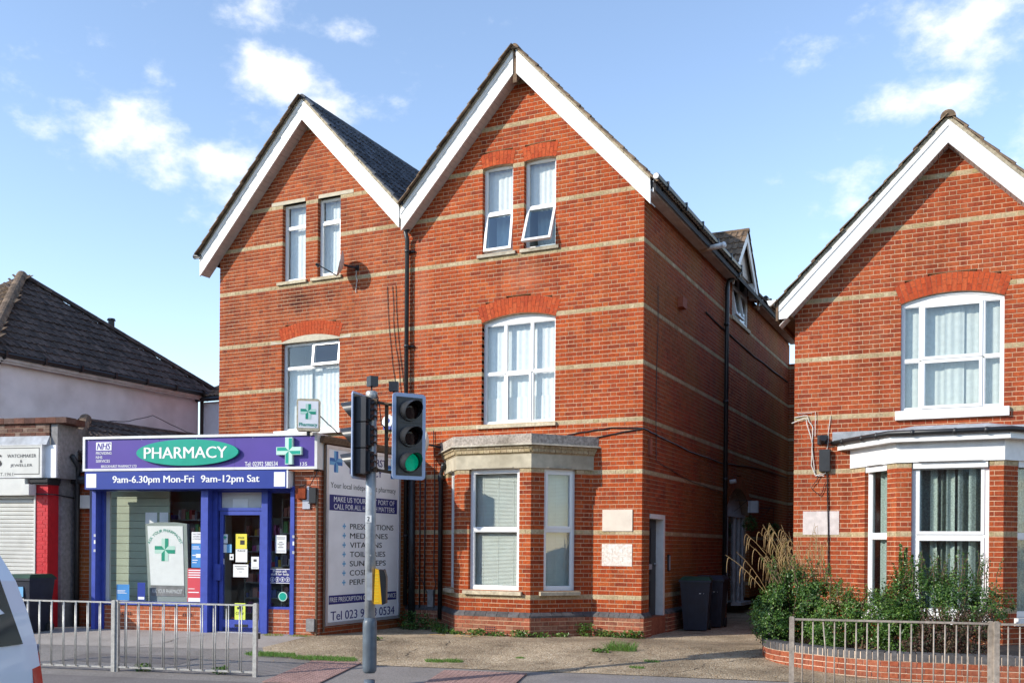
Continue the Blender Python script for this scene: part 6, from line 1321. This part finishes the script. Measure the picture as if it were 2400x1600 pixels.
for y, z, lb in ((7.05, 2.22, 'round green topiary ball hanging by the white arched entrance'), (9.9, 2.15, 'round green topiary ball hanging deeper in the alley')):
    t = thing('hanging_plant', lb, 'plant', (.38, y, z-.2)); mb = MB(); blobleaves(mb, [(.38, y, z, .2, .2, .2)], 1500, .03, .018); obj('foliage', mb, M['leaf'], t); sm = MB(); sm.tube([(.38, y, z+.15), (.38, y, z+.55)], .004, 4); sm.tube([(0, y, z+.57), (.42, y, z+.57)], .01, 6); sm.tube([(0, y, z+.3), (.3, y, z+.56)], .008, 6); obj('bracket', sm, M['iron'], t)
mb = MB(); mb.box(FSD, 8.55, 8.7, .0, .25, 2.55, 2.85); mb.tube([FSD.p(6.35, .06, 3.2), FSD.p(6.35, .2, 3.22)], .05, 8); solo('wall_lamp', mb, M['oldwhite'], 'small white lamp housing beside the arched entrance', 'lamp')
mb = MB()
for i in range(9): p = gpt(-3.6+R.random()*1.2, -2.3+R.random()*1.1); a = R.uniform(0, 3.1); d_ = Vector((math.cos(a), math.sin(a)*.5, 0))*R.uniform(.1, .35); mb.tube([Vector(p)+Vector((0, 0, .012)), Vector(p)+d_*.5+Vector((0, 0, .03)), Vector(p)+d_+Vector((0, 0, .015))], .006, 5)
solo('twig_litter', mb, M['straw'], kind='stuff')

# ============================================================ CAR (only its tail is in the frame)
FCAR = Fr(FS.p(1.83, 10.2, 0).xy, PHI); zr = -.37
cr = thing('car', 'white car passing at the left edge, only its tail in view', 'car', FCAR.p(-2, 0, zr))
prof = [(-.02, .45, .80), (0, .62, .82), (.0, .80, .83), (-.02, 1.0, .84), (-.05, 1.2, .83), (-.10, 1.45, .79), (-.17, 1.70, .74), (-.28, 1.92, .68), (-.55, 2.03, .64), (-1.6, 2.06, .64), (-2.5, 1.98, .63), (-3.25, 1.50, .72), (-3.5, 1.18, .80), (-4.2, 1.02, .80), (-4.38, .75, .76), (-4.40, .42, .74)]
body = MB()
def ring(x, z, w): return [FCAR.p(x, w, zr+z), FCAR.p(x, w*.6, zr+z+.015), FCAR.p(x, -w*.6, zr+z+.015), FCAR.p(x, -w, zr+z)]
rg = [ring(*q) for q in prof]
for a, b in zip(rg, rg[1:]):
    for k in range(3): body.face([a[k], b[k], b[k+1], a[k+1]])
low = [(-.05, .28), (-4.3, .28)]
for sg in (1, -1):
    st = {q[0]: q for q in prof}; up = [FCAR.p(x, sg*w, zr+z) for x, z, w in prof]
    bl_ = [FCAR.p(x, sg*.80, zr+.30) for x in (-.05, -4.35)]; sd = [FCAR.p(x, sg*(.86 if -4.2 < x < -.04 else .82), zr+z) for x, z in ((-.02, .45), (-.03, 1.05), (-.05, 1.2), (-3.5, 1.12), (-4.2, 1.0), (-4.40, .42))]
    body.face(bl_[:1]+sd[:1]+sd[1:3]+sd[3:]+bl_[1:])
    belt = [(-.1, 1.12), (-3.5, 1.12)]; top = [FCAR.p(x, sg*w, zr+z) for x, z, w in prof[4:13]]
    body.face([FCAR.p(-.05, sg*.84, zr+1.2)]+top+[FCAR.p(-3.5, sg*.86, zr+1.12)])
obj('body', body, M['car'], cr, True)
for sg in (1, -1):
    mb = MB(); mb.prism([FCAR.p(-1.2, sg*.845, zr+1.2), FCAR.p(-1.3, sg*.74, zr+1.80), FCAR.p(-2.45, sg*.70, zr+1.80), FCAR.p(-3.1, sg*.83, zr+1.20)], FCAR.n*(.006*sg)); obj('side_window', mb, M['carglass'], cr)
    mb = MB(); mb.prism([FCAR.p(.015, sg*.84, zr+.82), FCAR.p(-.045, sg*.85, zr+1.14), FCAR.p(-.20, sg*.875, zr+1.14), FCAR.p(-.14, sg*.885, zr+.82)], FCAR.n*(-.1*sg)); obj('tail_light', mb, M['tail'], cr)
    for x in (-.78, -3.45):
        mb = MB(); mb.lathe(FCAR.p(x, sg*.84, zr+.31), FCAR.n*-sg, [(0, .26), (.01, .31), (.18, .31), (.19, .26)], 24); wl = obj('wheel', mb, M['rubber'], cr, True); mb = MB(); mb.lathe(FCAR.p(x, sg*.85, zr+.31), FCAR.n*-sg, [(0, .20), (.02, .21)], 16); obj('rim', mb, M['rim'], wl)
mb = MB(); mb.prism([FCAR.p(-.055, .66, zr+1.22), FCAR.p(-.055, -.66, zr+1.22), FCAR.p(-.20, -.56, zr+1.76), FCAR.p(-.20, .56, zr+1.76)], FCAR.e*.02); obj('rear_window', mb, M['carglass'], cr)
mb = MB(); mb.box(FCAR, -.12, .06, -.84, .84, zr+.30, zr+.62); obj('bumper', mb, M['car'], cr); mb = MB(); mb.box(FCAR, .06, .07, -.26, .26, zr+.64, zr+.75); obj('number_plate', mb, M['yelpaper'], cr)
mb = MB(); mb.box(FCAR, -.5, -.02, .87, .885, zr+.62, zr+.70); obj('side_strip', mb, M['car'], cr)

# cracks in the forecourt
for pts in ([(6.2, 2.4), (6.6, 1.9), (6.75, 1.5), (7.2, 1.1), (7.5, .7)], [(4.9, 2.45), (5.0, 2.0), (5.3, 1.6), (5.25, 1.1)], [(1.9, 2.4), (2.2, 1.7), (2.1, 1.2), (2.5, .6), (2.45, .1)], [(-2.6, 1.7), (-2.2, 1.2), (-2.3, .7), (-1.9, .3)]):
    mb = MB(); q = []
    for (s0, o0), (s1, o1) in zip(pts, pts[1:]):
        for k in range(6): f = k/6; q.append((s0+(s1-s0)*f+R.gauss(0, .025), o0+(o1-o0)*f+R.gauss(0, .025)))
    for (s0, o0), (s1, o1) in zip(q, q[1:]):
        w0 = R.uniform(.004, .011); mb.face([gp(s0-w0, o0, .0125), gp(s0+w0, o0, .0125), gp(s1+w0, o1, .0125), gp(s1-w0, o1, .0125)])
    solo('ground_crack', mb, M['earth'], kind='structure')
# reinstated patches in the pavement, fallen leaves
for q in ([(-2.9, 2.3), (-2.9, 3.0), (-.9, 2.95), (-.9, 2.25)], [(4.7, 2.75), (4.7, 3.6), (6.9, 3.6), (6.9, 2.8)], [(-6, 4.0), (-6, 4.58), (.9, 4.58), (.9, 3.95)]):
    sheet('pavement_patch', [q], pm('pavement_patch', (.17, .15, .14) if q[0][0] < 4 else (.22, .2, .19), .95, .2, 40, .5, 110, stain=.3), .004)
mb = MB()
for _ in range(260):
    s_ = R.uniform(-3, 8.5); o_ = R.choice([R.uniform(-1.2, 2.6), R.gauss(2.5, .15)]); leaf(mb, gp(s_, o_, .016), (Vector((0, 0, 1))+rdir()*.35).normalized(), R.uniform(.015, .045), R.uniform(.01, .028))
solo('leaf_litter', mb, M['straw'], kind='stuff')

# houses across the road, met only in reflections
mb = MB(); ob_ = []
for i in range(9):
    a = -34+i*9.2; h = R.uniform(5.2, 6.4); F = FS; mb.mi = 0; mb.box(F, a, a+8.4, 30, 38, -.4, h); mb.mi = 1
    mb.prism([F.p(a-.2, 29.7, h), F.p(a-.2, 38.3, h), F.p(a-.2, 34, h+2.6)], F.e*8.8); mb.mi = 2
    for k in range(3):
        for z in (.9, 3.4): mb.box(F, a+.9+k*2.5, a+2.1+k*2.5, 29.94, 30, z, z+1.4)
o_ = solo('opposite_houses', mb, [M['brick3'], M['tile2'], M['carglass']], kind='stuff')
flush_text()
